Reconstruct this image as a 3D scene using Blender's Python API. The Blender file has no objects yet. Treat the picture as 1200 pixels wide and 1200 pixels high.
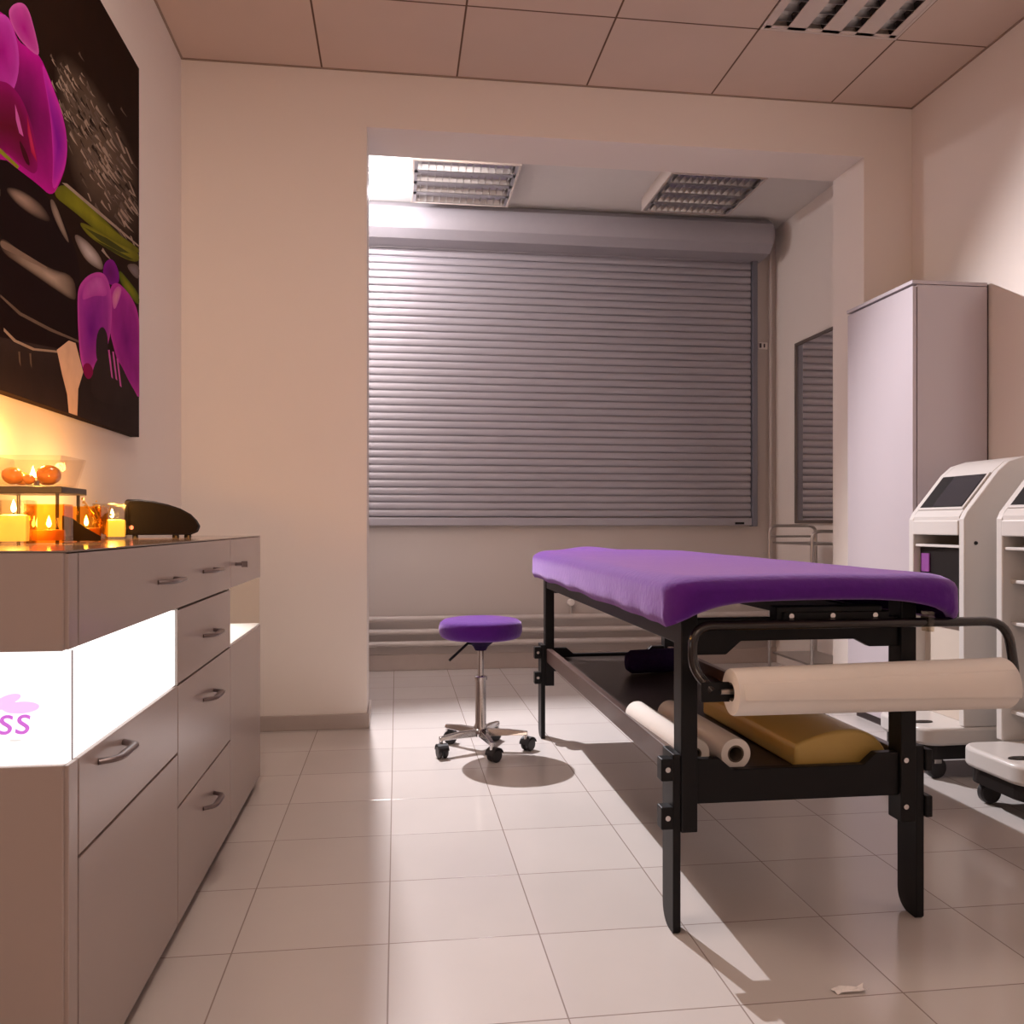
import bpy, bmesh, math, random
from mathutils import Vector, Matrix, noise
random.seed(7)
PI = math.pi
SC = bpy.context.scene
COL = SC.collection

# ------------------------------------------------------------------ camera numbers
FPX = 1013.0; HOR = 615.0; CAMZ = 0.91
YAW = math.atan(135.0/FPX); CY, SY = math.cos(YAW), math.sin(YAW)
def ray(px, py):
    a = (px-600.0)/FPX; b = (HOR-py)/FPX
    return Vector((a*CY+SY, -a*SY+CY, b))
def on_x(px, py, x):                       # photo point -> the plane x = const (used for the print on the wall)
    r = ray(px, py); t = x/r.x
    return Vector((x, r.y*t, CAMZ+r.z*t))

# ------------------------------------------------------------------ materials
def lin(c):
    c = c/255.0
    return c/12.92 if c <= 0.04045 else ((c+0.055)/1.055)**2.4
def rgb(r, g, b): return (lin(r), lin(g), lin(b), 1.0)
MATS = {}
def mat(name, col, rough=0.5, metal=0.0, spec=0.5, noise_amt=0.0, noise_scale=20.0, bump=0.0, bump_scale=80.0,
        sheen=0.0, coat=0.0, emit=None, emit_s=0.0, aniso=0.0):
    if name in MATS: return MATS[name]
    m = bpy.data.materials.new(name); m.use_nodes = True
    nt = m.node_tree; b = nt.nodes['Principled BSDF']
    b.inputs['Base Color'].default_value = col
    b.inputs['Roughness'].default_value = rough
    b.inputs['Metallic'].default_value = metal
    b.inputs['Specular IOR Level'].default_value = spec
    b.inputs['Sheen Weight'].default_value = sheen
    b.inputs['Coat Weight'].default_value = coat
    b.inputs['Sheen Tint'].default_value = (.82, .6, 1, 1)
    b.inputs['Coat Roughness'].default_value = 0.08
    if emit:
        b.inputs['Emission Color'].default_value = emit
        b.inputs['Emission Strength'].default_value = emit_s
    if noise_amt or bump:
        tc = nt.nodes.new('ShaderNodeTexCoord')
    if noise_amt:
        n = nt.nodes.new('ShaderNodeTexNoise'); n.inputs['Scale'].default_value = noise_scale; n.inputs['Detail'].default_value = 3
        nt.links.new(tc.outputs['Object'], n.inputs['Vector'])
        mx = nt.nodes.new('ShaderNodeMix'); mx.data_type = 'RGBA'
        k = 1-noise_amt
        mx.inputs[6].default_value = (col[0]*k, col[1]*k, col[2]*k, 1)
        mx.inputs[7].default_value = tuple(min(1, c*(1+noise_amt)) for c in col[:3])+(1,)
        nt.links.new(n.outputs['Fac'], mx.inputs[0]); nt.links.new(mx.outputs[2], b.inputs['Base Color'])
    if bump:
        n2 = nt.nodes.new('ShaderNodeTexNoise'); n2.inputs['Scale'].default_value = bump_scale; n2.inputs['Detail'].default_value = 4
        nt.links.new(tc.outputs['Object'], n2.inputs['Vector'])
        bp = nt.nodes.new('ShaderNodeBump'); bp.inputs['Strength'].default_value = bump; bp.inputs['Distance'].default_value = 0.01
        nt.links.new(n2.outputs['Fac'], bp.inputs['Height']); nt.links.new(bp.outputs['Normal'], b.inputs['Normal'])
    MATS[name] = m
    return m

def grid_mat(name, col, line_col, x0, y0, sx, sy, line, rough, spec=0.5, vary=0.06, coat=0.0, bump=0.0):
    """square tiles with thin joint lines, laid out in world metres"""
    m = bpy.data.materials.new(name); m.use_nodes = True
    nt = m.node_tree; N = nt.nodes; L = nt.links; b = N['Principled BSDF']
    geo = N.new('ShaderNodeNewGeometry'); sep = N.new('ShaderNodeSeparateXYZ'); L.new(geo.outputs['Position'], sep.inputs[0])
    def M(op, a, bb=None):
        n = N.new('ShaderNodeMath'); n.operation = op
        for i, v in enumerate((a, bb)):
            if v is None: continue
            if isinstance(v, (int, float)): n.inputs[i].default_value = v
            else: L.new(v, n.inputs[i])
        return n.outputs[0]
    ds = []; cells = []
    for out, o, s in ((sep.outputs['X'], x0, sx), (sep.outputs['Y'], y0, sy)):
        u = M('DIVIDE', M('SUBTRACT', out, o), s)
        fr = M('SUBTRACT', u, M('FLOOR', u))
        ds.append(M('MULTIPLY', M('MINIMUM', fr, M('SUBTRACT', 1.0, fr)), s))
        cells.append(M('FLOOR', u))
    d = M('MINIMUM', ds[0], ds[1])
    mask = N.new('ShaderNodeMapRange'); mask.inputs[1].default_value = line*0.4; mask.inputs[2].default_value = line*0.75
    L.new(d, mask.inputs[0])
    wn = N.new('ShaderNodeTexWhiteNoise'); wn.noise_dimensions = '2D'
    cmb = N.new('ShaderNodeCombineXYZ'); L.new(cells[0], cmb.inputs[0]); L.new(cells[1], cmb.inputs[1]); L.new(cmb.outputs[0], wn.inputs['Vector'])
    tile = N.new('ShaderNodeMix'); tile.data_type = 'RGBA'
    tile.inputs[6].default_value = tuple(c*(1-vary) for c in col[:3])+(1,); tile.inputs[7].default_value = tuple(min(1, c*(1+vary)) for c in col[:3])+(1,)
    L.new(wn.outputs['Value'], tile.inputs[0])
    ns = N.new('ShaderNodeTexNoise'); ns.inputs['Scale'].default_value = 3.0; ns.inputs['Detail'].default_value = 5
    L.new(geo.outputs['Position'], ns.inputs['Vector'])
    t2 = N.new('ShaderNodeMix'); t2.data_type = 'RGBA'; t2.blend_type = 'MULTIPLY'; t2.inputs[0].default_value = 0.12
    L.new(tile.outputs[2], t2.inputs[6]); L.new(ns.outputs['Fac'], t2.inputs[7])
    fin = N.new('ShaderNodeMix'); fin.data_type = 'RGBA'; fin.inputs[6].default_value = line_col
    L.new(mask.outputs[0], fin.inputs[0]); L.new(t2.outputs[2], fin.inputs[7])
    L.new(fin.outputs[2], b.inputs['Base Color'])
    b.inputs['Roughness'].default_value = rough; b.inputs['Specular IOR Level'].default_value = spec
    bp = N.new('ShaderNodeBump'); bp.inputs['Strength'].default_value = 0.3; bp.inputs['Distance'].default_value = 0.002
    L.new(mask.outputs[0], bp.inputs['Height']); L.new(bp.outputs['Normal'], b.inputs['Normal'])
    MATS[name] = m
    return m

def glass_mat(name, tint=(1, 1, 1, 1), fac=0.12, rough=0.03):
    m = bpy.data.materials.new(name); m.use_nodes = True
    nt = m.node_tree; N = nt.nodes; L = nt.links
    for n in list(N):
        if n.type == 'BSDF_PRINCIPLED': N.remove(n)
    out = [n for n in N if n.type == 'OUTPUT_MATERIAL'][0]
    tr = N.new('ShaderNodeBsdfTransparent'); tr.inputs[0].default_value = tint
    gl = N.new('ShaderNodeBsdfGlossy'); gl.inputs['Roughness'].default_value = rough
    lw = N.new('ShaderNodeLayerWeight'); lw.inputs[0].default_value = fac
    mx = N.new('ShaderNodeMixShader'); L.new(lw.outputs['Facing'], mx.inputs[0]); L.new(tr.outputs[0], mx.inputs[1]); L.new(gl.outputs[0], mx.inputs[2])
    L.new(mx.outputs[0], out.inputs[0]); MATS[name] = m
    return m

def emit_mat(name, col, s):
    m = bpy.data.materials.new(name); m.use_nodes = True
    b = m.node_tree.nodes['Principled BSDF']
    b.inputs['Base Color'].default_value = (0.8, 0.8, 0.8, 1); b.inputs['Emission Color'].default_value = col; b.inputs['Emission Strength'].default_value = s
    MATS[name] = m
    return m

# setting
ALCW = mat('wall_paint_shaded', (0.50, 0.445, 0.415, 1), 0.6, spec=0.25, noise_amt=0.02, noise_scale=3, bump=0.05, bump_scale=220)  # wall paint darkened, the alcove's shade is put into the colour
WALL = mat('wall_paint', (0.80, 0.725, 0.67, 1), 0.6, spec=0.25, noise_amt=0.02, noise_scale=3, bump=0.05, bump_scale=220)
CEILW = mat('ceiling_paint', (0.72, 0.69, 0.66, 1), 0.8, spec=0.2, noise_amt=0.02)
FLOOR = grid_mat('floor_tile', (0.66, 0.61, 0.585, 1), (0.32, 0.26, 0.235, 1), -0.017, 0.242, 0.331, 0.331, 0.0026, 0.16, spec=0.5, vary=0.03)
CEIL = grid_mat('ceiling_panel', (0.62, 0.49, 0.41, 1), (0.13, 0.075, 0.05, 1), -0.93, 3.375, 0.6, 0.6, 0.007, 0.8, spec=0.2, vary=0.02)
SKIRT = mat('skirting_tile', (0.42, 0.35, 0.315, 1), 0.3, noise_amt=0.05)
# things
LACQ = mat('mushroom_lacquer', (0.43, 0.345, 0.315, 1), 0.2, spec=0.5, noise_amt=0.02, noise_scale=4)
LACQD = mat('cabinet_gap', (0.10, 0.075, 0.066, 1), 0.6, noise_amt=0.05)
WHITEIN = mat('white_laminate', (0.78, 0.74, 0.70, 1), 0.35, noise_amt=0.02)
TOPGL = mat('worktop_gloss', (0.30, 0.23, 0.19, 1), 0.09, spec=0.6, noise_amt=0.03)
HANDLE = mat('grey_metal_handle', (0.22, 0.18, 0.18, 1), 0.3, metal=0.8, noise_amt=0.05)
BAND = emit_mat('backlit_glass', (1.0, 0.985, 0.975, 1), 1.06)
STRIP = emit_mat('led_strip', (1.0, 0.95, 0.90, 1), 5.0)
PURP = mat('purple_velour', rgb(80, 24, 124), 0.8, spec=0.08, noise_amt=0.12, noise_scale=40, bump=0.14, bump_scale=60, sheen=0.45)
PURPD = mat('dark_purple_towelling', rgb(32, 16, 52), 0.9, spec=0.1, noise_amt=0.2, noise_scale=50, bump=0.4)
BLACK = mat('black_powder_coat', (0.007, 0.0065, 0.0075, 1), 0.42, spec=0.22, noise_amt=0.1, bump=0.04, bump_scale=400)
BLACKTUBE = mat('black_gloss_tube', (0.016, 0.012, 0.012, 1), 0.14, spec=0.6, noise_amt=0.05)
CHROME = mat('chrome', (0.72, 0.70, 0.70, 1), 0.14, metal=1.0, noise_amt=0.02)
STEEL = mat('brushed_steel', (0.50, 0.47, 0.45, 1), 0.32, metal=1.0, noise_amt=0.05)
RUBBER = mat('caster_rubber', (0.018, 0.016, 0.018, 1), 0.45, noise_amt=0.1)
BROWNW = mat('brown_wood_rail', (0.07, 0.035, 0.028, 1), 0.35, noise_amt=0.25, noise_scale=14, coat=0.2)
SHELF = mat('dark_shelf_board', (0.028, 0.018, 0.014, 1), 0.35, noise_amt=0.25, noise_scale=10)
PAPER = mat('paper_roll', (0.78, 0.73, 0.685, 1), 0.85, spec=0.15, noise_amt=0.04, noise_scale=12, bump=0.06, bump_scale=60)
CARD = mat('cardboard_core', (0.10, 0.075, 0.055, 1), 0.85, noise_amt=0.1)
MUST = mat('mustard_vinyl', (0.52, 0.35, 0.10, 1), 0.4, noise_amt=0.08, noise_scale=9, bump=0.1, bump_scale=25)
WARD = mat('white_wardrobe_laminate', (0.46, 0.405, 0.43, 1), 0.3, noise_amt=0.02, noise_scale=3)
GAPD = mat('dark_gap', (0.07, 0.05, 0.05, 1), 0.6, noise_amt=0.05)
MACH = mat('white_machine_plastic', (0.60, 0.565, 0.54, 1), 0.3, noise_amt=0.015, noise_scale=5)
MACHIN = mat('beige_machine_interior', (0.56, 0.48, 0.41, 1), 0.45, noise_amt=0.03)
SCRN = mat('dark_screen_glass', (0.045, 0.04, 0.045, 1), 0.12, spec=0.6, noise_amt=0.05)
BEZEL = mat('dark_bezel', (0.012, 0.010, 0.010, 1), 0.35, spec=.3, noise_amt=0.05)
PINKL = mat('violet_label', rgb(128, 62, 135), 0.5, noise_amt=0.05)
ALU = mat('grey_shutter_paint', (0.33, 0.31, 0.34, 1), 0.36, metal=0.25, spec=0.5, noise_amt=0.04, noise_scale=5)
ALUBOX = mat('grey_shutter_box', (0.33, 0.31, 0.335, 1), 0.45, metal=0.1, noise_amt=0.04)
ALUD = mat('shutter_guide_dark', (0.15, 0.15, 0.18, 1), 0.4, metal=0.4, noise_amt=0.05)
LOUV = mat('louvre_aluminium', (0.55, 0.54, 0.54, 1), 0.3, metal=1.0, noise_amt=0.03)
LAMPW = mat('lamp_housing_white', (0.58, 0.50, 0.45, 1), 0.4, noise_amt=0.02)
LAMPIN = mat('lamp_recess_dark', (0.05, 0.042, 0.04, 1), 0.25, metal=0.6, noise_amt=0.05)
TUBEW = mat('unlit_lamp_tube', (0.75, 0.73, 0.72, 1), 0.3, noise_amt=0.02)
LENS = emit_mat('lit_lens', (1.0, 0.96, 0.98, 1), 4.0)
PIPE = mat('pipe_paint', (0.52, 0.465, 0.435, 1), 0.35, noise_amt=0.03)
MIRR = mat('mirror_silver', (0.86, 0.85, 0.85, 1), 0.02, metal=1.0)
GLASS = glass_mat('clear_glass', (0.96, 0.93, 0.88, 1), 0.10)
AMBERG = glass_mat('amber_glass', (0.99, 0.82, 0.48, 1), 0.12)
WAX = mat('yellow_wax', (0.85, 0.52, 0.08, 1), 0.5, noise_amt=0.05, emit=(1.0, 0.55, 0.06, 1), emit_s=1.0)  # emission paints in the flame's glow through the wax
WAXO = mat('orange_wax', (0.62, 0.26, 0.05, 1), 0.5, noise_amt=0.05)
FLAME = emit_mat('flame', (1.0, 0.62, 0.16, 1), 60.0)
TRAY = mat('slate_tray', (0.03, 0.024, 0.026, 1), 0.3, noise_amt=0.1)
AMBER = mat('amber_pebble', (0.52, 0.20, 0.04, 1), 0.12, noise_amt=0.3, noise_scale=12, coat=0.5)
LEAF = mat('black_leaf', (0.006, 0.004, 0.004, 1), 0.6, spec=.1, noise_amt=0.1)
TWIG = mat('gilded_twig', (0.55, 0.36, 0.10, 1), 0.35, metal=0.5, noise_amt=0.1)
SPK = mat('black_gloss_plastic', (0.010, 0.008, 0.008, 1), 0.14, spec=0.6, noise_amt=0.1)
SPKG = mat('speaker_grille_cloth', (0.007, 0.005, 0.005, 1), 0.5, spec=.1, noise_amt=0.3, noise_scale=150, bump=0.1, bump_scale=300)
REDL = emit_mat('red_led', (1.0, 0.05, 0.02, 1), 2.0)
SOCK = mat('white_switch_plastic', (0.75, 0.70, 0.66, 1), 0.35, noise_amt=0.02)
SCRAP = mat('white_scrap_paper', (0.88, 0.85, 0.84, 1), 0.8, noise_amt=0.03)
LOGO = mat('purple_logo_print', rgb(196, 116, 214), 0.5, emit=rgb(205, 110, 220), emit_s=0.75)
LOGOP = mat('pink_logo_petal', rgb(240, 180, 240), 0.5, emit=rgb(245, 190, 245), emit_s=0.95)
GREYP = mat('grey_logo_print', rgb(205, 205, 205), 0.5, emit=rgb(215, 215, 215), emit_s=0.9)

# ------------------------------------------------------------------ mesh helpers
def box(bm, x0, x1, y0, y1, z0, z1):
    vs = [bm.verts.new(p) for p in ((x0,y0,z0),(x1,y0,z0),(x1,y1,z0),(x0,y1,z0),(x0,y0,z1),(x1,y0,z1),(x1,y1,z1),(x0,y1,z1))]
    for f in ((0,3,2,1),(4,5,6,7),(0,1,5,4),(1,2,6,5),(2,3,7,6),(3,0,4,7)): bm.faces.new([vs[i] for i in f])
    return bm
def B(*a):
    bm = bmesh.new(); return box(bm, *a)
def prism(bm, pts, axis, a0, a1):
    """extrude a 2-D outline along an axis: 'x' -> pts are (y,z); 'y' -> (x,z); 'z' -> (x,y)"""
    def P(p, a):
        return (a, p[0], p[1]) if axis == 'x' else (p[0], a, p[1]) if axis == 'y' else (p[0], p[1], a)
    lo = [bm.verts.new(P(p, a0)) for p in pts]; hi = [bm.verts.new(P(p, a1)) for p in pts]
    n = len(pts)
    bm.faces.new(lo); bm.faces.new(hi[::-1])
    for i in range(n): bm.faces.new((lo[i], hi[i], hi[(i+1) % n], lo[(i+1) % n]))
    bmesh.ops.recalc_face_normals(bm, faces=bm.faces[:])
    return bm
def fillet(pts, rad, n=6):
    pts = [Vector(p) for p in pts]; out = [pts[0]]
    for i in range(1, len(pts)-1):
        a, p, b = pts[i-1], pts[i], pts[i+1]
        r = min(rad, (a-p).length*0.49, (b-p).length*0.49)
        p0 = p+(a-p).normalized()*r; p1 = p+(b-p).normalized()*r
        for k in range(n+1):
            t = k/n; out.append(p0*(1-t)**2+p*2*t*(1-t)+p1*t*t)
    out.append(pts[-1]); return out
def tube(bm, pts, r, seg=10, flat=1.0, cap=True):
    pts = [Vector(p) for p in pts]; rings = []
    up = Vector((0, 0, 1)); n = len(pts)
    t0 = (pts[1]-pts[0]).normalized()
    nrm = up.cross(t0)
    if nrm.length < 1e-3: nrm = Vector((1, 0, 0)).cross(t0)
    nrm.normalize()
    for i, p in enumerate(pts):
        t = (pts[min(i+1, n-1)]-pts[max(i-1, 0)]).normalized()
        nrm = (nrm-t*nrm.dot(t)).normalized(); bi = t.cross(nrm)
        rr = r[i] if isinstance(r, (list, tuple)) else r
        rings.append([bm.verts.new(p+nrm*math.cos(2*PI*k/seg)*rr+bi*math.sin(2*PI*k/seg)*rr*flat) for k in range(seg)])
    for a, b in zip(rings, rings[1:]):
        for k in range(seg): bm.faces.new((a[k], a[(k+1) % seg], b[(k+1) % seg], b[k]))
    if cap:
        bm.faces.new(rings[0][::-1]); bm.faces.new(rings[-1])
    return bm
def T(pts, r, seg=10, **k):
    bm = bmesh.new(); return tube(bm, pts, r, seg, **k)
def lathe(bm, prof, seg=32, mtx=None):
    """prof = [(r, z)...] about z, closed at the ends when r > 0"""
    mtx = mtx or Matrix(); rings = []
    for r, z in prof:
        if r < 1e-6: rings.append([bm.verts.new(mtx @ Vector((0, 0, z)))])
        else: rings.append([bm.verts.new(mtx @ Vector((r*math.cos(2*PI*k/seg), r*math.sin(2*PI*k/seg), z))) for k in range(seg)])
    for a, b in zip(rings, rings[1:]):
        for k in range(seg):
            k2 = (k+1) % seg
            if len(a) == 1 and len(b) == 1: continue
            if len(a) == 1: bm.faces.new((a[0], b[k2], b[k]))
            elif len(b) == 1: bm.faces.new((a[k], a[k2], b[0]))
            else: bm.faces.new((a[k], a[k2], b[k2], b[k]))
    if len(rings[0]) > 1: bm.faces.new(rings[0][::-1])
    if len(rings[-1]) > 1: bm.faces.new(rings[-1])
    bmesh.ops.recalc_face_normals(bm, faces=bm.faces[:])
    return bm
def Lth(prof, loc, seg=32, rot=None):
    bm = bmesh.new()
    m = Matrix.Translation(loc)
    if rot: m = m @ rot
    return lathe(bm, prof, seg, m)
def hollow(bm, x0, x1, y0, y1, z0, z1, t):
    """an open-topped square glass: four walls and a floor, one closed shell"""
    box(bm, x0, x1, y0, y0+t, z0, z1); box(bm, x0, x1, y1-t, y1, z0, z1)
    box(bm, x0, x0+t, y0+t, y1-t, z0, z1); box(bm, x1-t, x1, y0+t, y1-t, z0, z1); box(bm, x0+t, x1-t, y0+t, y1-t, z0, z0+t)
    return bm
AXX = Matrix.Rotation(PI/2, 4, 'Y'); AXY = Matrix.Rotation(-PI/2, 4, 'X')

def obj(name, bm, m, parent=None, bevel=0.0, smooth=None, seg=2, label=None, subsurf=0):
    """link ONE mesh object; its bmesh is written in world metres"""
    if parent is not None:
        p = parent; W = Matrix()
        while p is not None:
            W = p.matrix_basis @ W; p = p.parent
        bm.transform(W.inverted())
    me = bpy.data.meshes.new(name); bm.to_mesh(me); bm.free()
    for mm in (m if isinstance(m, (list, tuple)) else [m]): me.materials.append(mm)
    o = bpy.data.objects.new(name, me); COL.objects.link(o)
    if parent is not None: o.parent = parent
    if smooth is not None:
        for p in me.polygons: p.use_smooth = True
        me.set_sharp_from_angle(angle=math.radians(smooth))
    if bevel:
        b = o.modifiers.new('edge', 'BEVEL'); b.width = bevel; b.segments = seg; b.limit_method = 'ANGLE'; b.angle_limit = math.radians(40)
    if subsurf:
        s = o.modifiers.new('sub', 'SUBSURF'); s.levels = subsurf; s.render_levels = subsurf
    if label: o['label'] = label
    return o
def tag(o, label, cat, group=None, kind=None):
    o['label'] = label; o['category'] = cat
    if group: o['group'] = group
    if kind: o['kind'] = kind
    return o
def thing(name, label, cat, loc, rz=0.0, group=None):
    o = bpy.data.objects.new(name, None); COL.objects.link(o)
    o.location = loc; o.rotation_euler = (0, 0, rz); o.empty_display_size = 0.05
    bpy.context.view_layer.update()
    return tag(o, label, cat, group)
def struct(name, bm, m, label, **k):
    o = obj(name, bm, m, **k); o['kind'] = 'structure'; o['label'] = label; o['category'] = name.split('_')[0]
    return o
def dup(root, loc, label, group=None, rz=None):
    r = root.copy(); COL.objects.link(r); r.location = loc; r['label'] = label
    if rz is not None: r.rotation_euler = (0, 0, rz)
    if group: r['group'] = group
    for ch in list(root.children):
        c = ch.copy(); COL.objects.link(c); c.parent = r
        for g in list(ch.children):
            d = g.copy(); COL.objects.link(d); d.parent = c
    return r

# ------------------------------------------------------------------ room
XL, XR, YB, YA, YF = -0.93, 2.49, 3.92, 5.45, -2.2
ZC, ZA = 2.94, 2.87
struct('floor', B(XL-.1, XR+.1, YF-.1, YA+.1, -.1, 0), FLOOR, 'polished beige square floor tiles with thin dark joints')
bm = bmesh.new()
hx0, hx1, hy0, hy1 = 1.47, 2.07, 2.775, 3.375
box(bm, XL-.1, hx0, YF-.1, YB+.05, ZC, ZC+.1); box(bm, hx1, XR+.1, YF-.1, YB+.05, ZC, ZC+.1)
box(bm, hx0, hx1, YF-.1, hy0, ZC, ZC+.1); box(bm, hx0, hx1, hy1, YB+.05, ZC, ZC+.1)
struct('ceiling', bm, CEIL, 'suspended ceiling of square panels with thin dark joints')
struct('ceiling_alcove', B(XL-.1, XR+.1, YB+.3, YA+.1, ZA, ZA+.1), CEILW, 'plain ceiling of the window alcove')
struct('wall_left', B(XL-.1, XL, YF-.1, YA+.1, 0, 3.04), WALL, 'cream wall behind the sideboard and orchid print')
struct('wall_right', B(XR, XR+.1, YF-.1, YA+.1, 0, 3.04), WALL, 'cream wall behind wardrobe and machines')
bm = bmesh.new()
JL, JR, ZL, YJ = -0.133, 2.24, 2.69, 4.22
box(bm, XL, JL, YB, YJ, 0, 3.0); box(bm, JR, XR, YB, YJ, 0, 3.0); box(bm, JL, JR, YB, YJ, ZL, 3.0)
struct('wall_back', bm, WALL, 'cream wall with the wide square opening to the window alcove')
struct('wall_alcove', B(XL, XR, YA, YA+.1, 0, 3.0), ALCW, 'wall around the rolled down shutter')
struct('wall_front', B(XL, XR, YF-.1, YF, 0, 3.04), WALL, 'wall behind the viewer')
bm = bmesh.new(); box(bm, XL, JL+.012, YB-.012, YB, 0, .068); box(bm, JL, JL+.012, YB, YJ, 0, .068)
struct('baseboard_back', bm, SKIRT, 'low beige tile skirting on the back wall pier', bevel=.003)
struct('baseboard_alcove', B(XL, XR, YA-.014, YA, 0, .10), SKIRT, 'low tile skirting under the shutter wall', bevel=.003)
struct('baseboard_right', B(XR-.012, XR, YF, YB, 0, .068), SKIRT, 'low tile skirting along the right wall', bevel=.003)
bm = bmesh.new(); box(bm, JR-.012, JR, YB-.012, YJ, 0, .068); box(bm, JR, XR-.012, YB-.012, YB, 0, .068)
struct('baseboard_jamb', bm, SKIRT, 'low tile skirting around the right pier of the opening', bevel=.003)
bm = bmesh.new()
box(bm, XL, XR, YB-.008, YB, ZC-.005, ZC); box(bm, XR-.008, XR, YF, YB, ZC-.005, ZC); box(bm, XL, XL+.008, YF, YB, ZC-.005, ZC)
struct('trim_1', bm, mat('ceiling_trim', (0.30, 0.22, 0.17, 1), .6, noise_amt=.03), 'thin edge trim where ceiling panels meet the walls')

# ------------------------------------------------------------------ louvre lamps
def louvre_lamp(x0, x1, y0, y1, zb, zt, label, along, name='louvre_ceiling_lamp', slot=0.070, recessed=False):
    t = thing(name, label, 'ceiling lamp', ((x0+x1)/2, (y0+y1)/2, zb))
    n = 4; W = (x1-x0) if along == 'y' else (y1-y0); pitch = W/n
    def bx(bm, u0, u1, v0, v1, z0, z1):        # u across the rows, v along them
        if along == 'y': box(bm, x0+u0, x0+u1, y0+v0, y0+v1, z0, z1)
        else: box(bm, x0+v0, x0+v1, y0+u0, y0+u1, z0, z1)
    Lg = (y1-y0) if along == 'y' else (x1-x0)
    bm = bmesh.new()
    bx(bm, 0, W, 0, .012, zb, zt); bx(bm, 0, W, Lg-.012, Lg, zb, zt); bx(bm, 0, .012, .012, Lg-.012, zb, zt); bx(bm, W-.012, W, .012, Lg-.012, zb, zt)
    bx(bm, .012, W-.012, .012, Lg-.012, zt-.004, zt)
    obj('housing', bm, LAMPW, t)
    bm = bmesh.new(); edges = [0.012]
    for i in range(n):
        c = pitch*(i+.5); edges += [c-slot/2, c+slot/2]
    edges.append(W-.012)
    for k in range(0, len(edges), 2):
        if edges[k+1] > edges[k]: bx(bm, edges[k], edges[k+1], .012, Lg-.012, zb+.002, zb+.006 if recessed else zb+.045)
    bx(bm, .012, W-.012, .012, .03, zb+.002, zb+.006); bx(bm, .012, W-.012, Lg-.03, Lg-.012, zb+.002, zb+.006)
    obj('louvre_panel', bm, LAMPW if recessed else LOUV, t)
    for i in range(n):
        c = pitch*(i+.5); bm = bmesh.new()
        # mirror trough behind every slot
        h = min(.055, (zt-zb)-.01)
        prof = [(c-slot/2, zb+.006), (c-slot*.42, zb+h*.6), (c-slot*.2, zb+h), (c+slot*.2, zb+h), (c+slot*.42, zb+h*.6), (c+slot/2, zb+.006)]
        va, vb = .02, Lg-.02; ra = []; rb = []
        for u, z in prof:
            pa = (x0+u, y0+va, z) if along == 'y' else (x0+va, y0+u, z)
            pb = (x0+u, y0+vb, z) if along == 'y' else (x0+vb, y0+u, z)
            ra.append(bm.verts.new(pa)); rb.append(bm.verts.new(pb))
        for a in range(len(prof)-1): bm.faces.new((ra[a], ra[a+1], rb[a+1], rb[a]))
        obj('trough', bm, LAMPIN if recessed else LOUV, t)
        nb = 8 if recessed else 13; zt_ = zb+h*.62; zl_ = zb+.004; comb = []
        v00 = (y0 if along == 'y' else x0)
        for q in range(nb):
            v = v00+.03+(Lg-.06)*(q+.5)/nb; comb += [(v-.0012, zt_-.002), (v-.0012, zl_), (v+.0012, zl_), (v+.0012, zt_-.002)]
        comb = [(comb[0][0], zt_)]+comb+[(comb[-1][0], zt_)]
        # strip of blades cut from one sheet: blades joined along a thin spine
        bm = bmesh.new()
        if along == 'y': prism(bm, comb, 'x', x0+c-slot*.49, x0+c+slot*.49)
        else: prism(bm, [(p, q) for p, q in comb], 'y', y0+c-slot*.49, y0+c+slot*.49)
        obj('cross_blades', bm, LOUV, t)
        u0, u1 = c, c
        pa = (x0+c, y0+.03, zb+h*.8) if along == 'y' else (x0+.03, y0+c, zb+h*.8)
        pb = (x0+c, y1-.03, zb+h*.8) if along == 'y' else (x1-.03, y0+c, zb+h*.8)
        obj('lamp_tube', T([pa, pb], .0075, 10), TUBEW, t, smooth=40)
    return t
louvre_lamp(hx0+.003, hx1-.003, hy0+.003, hy1-.003, ZC-.004, ZC+.09, 'unlit recessed ceiling lamp with four dark louvre slots above the massage table', 'y', recessed=True)
louvre_lamp(0.08, 0.65, 4.48, 5.08, 2.79, ZA, 'square louvre ceiling lamp at alcove left, beside the bare lit bulb', 'x', slot=.115)
louvre_lamp(1.455, 2.0, 4.47, 5.04, 2.79, ZA, 'square louvre ceiling lamp at alcove right, near the dark end of shutter box', 'x', slot=.115)

# spotlight that throws the shadows into the room
BX, BY, BZ = -0.168, 4.78, 2.716
AIM = Vector((.25, -.80, -.55)).normalized()
t = thing('spotlight', 'small lit white spotlight in the alcove, half hidden by the left pier', 'lamp', (BX, BY, ZA))
qa = AIM.to_track_quat('Z', 'Y').to_matrix().to_4x4(); Ms = Matrix.Translation((BX, BY, BZ)) @ qa
piv = Vector((BX, BY, BZ))-AIM*.05
obj('ceiling_rose', Lth([(0, ZA), (.04, ZA), (.038, ZA-.02), (.012, ZA-.03), (0, ZA-.03)], (piv.x, piv.y, 0), 24), LAMPW, t, smooth=40)
obj('stem', T([(piv.x, piv.y, ZA-.028), (piv.x, piv.y, BZ+.05)], .007, 10), LAMPW, t, smooth=40)
bm = bmesh.new(); lathe(bm, [(0, -.10), (.022, -.10), (.030, -.09), (.034, -.05), (.041, -.012), (.042, -.004), (.038, -.004), (.034, -.012), (0, -.014)], 28, Ms)
hd = obj('lamp_head', bm, LAMPW, t, smooth=40)
bm = bmesh.new(); lathe(bm, [(0, -.0135), (.036, -.0135), (.038, -.006), (.030, .006), (.018, .012), (0, .014)], 28, Ms); obj('lens', bm, LENS, hd, smooth=180, label='glowing white lens')

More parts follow.
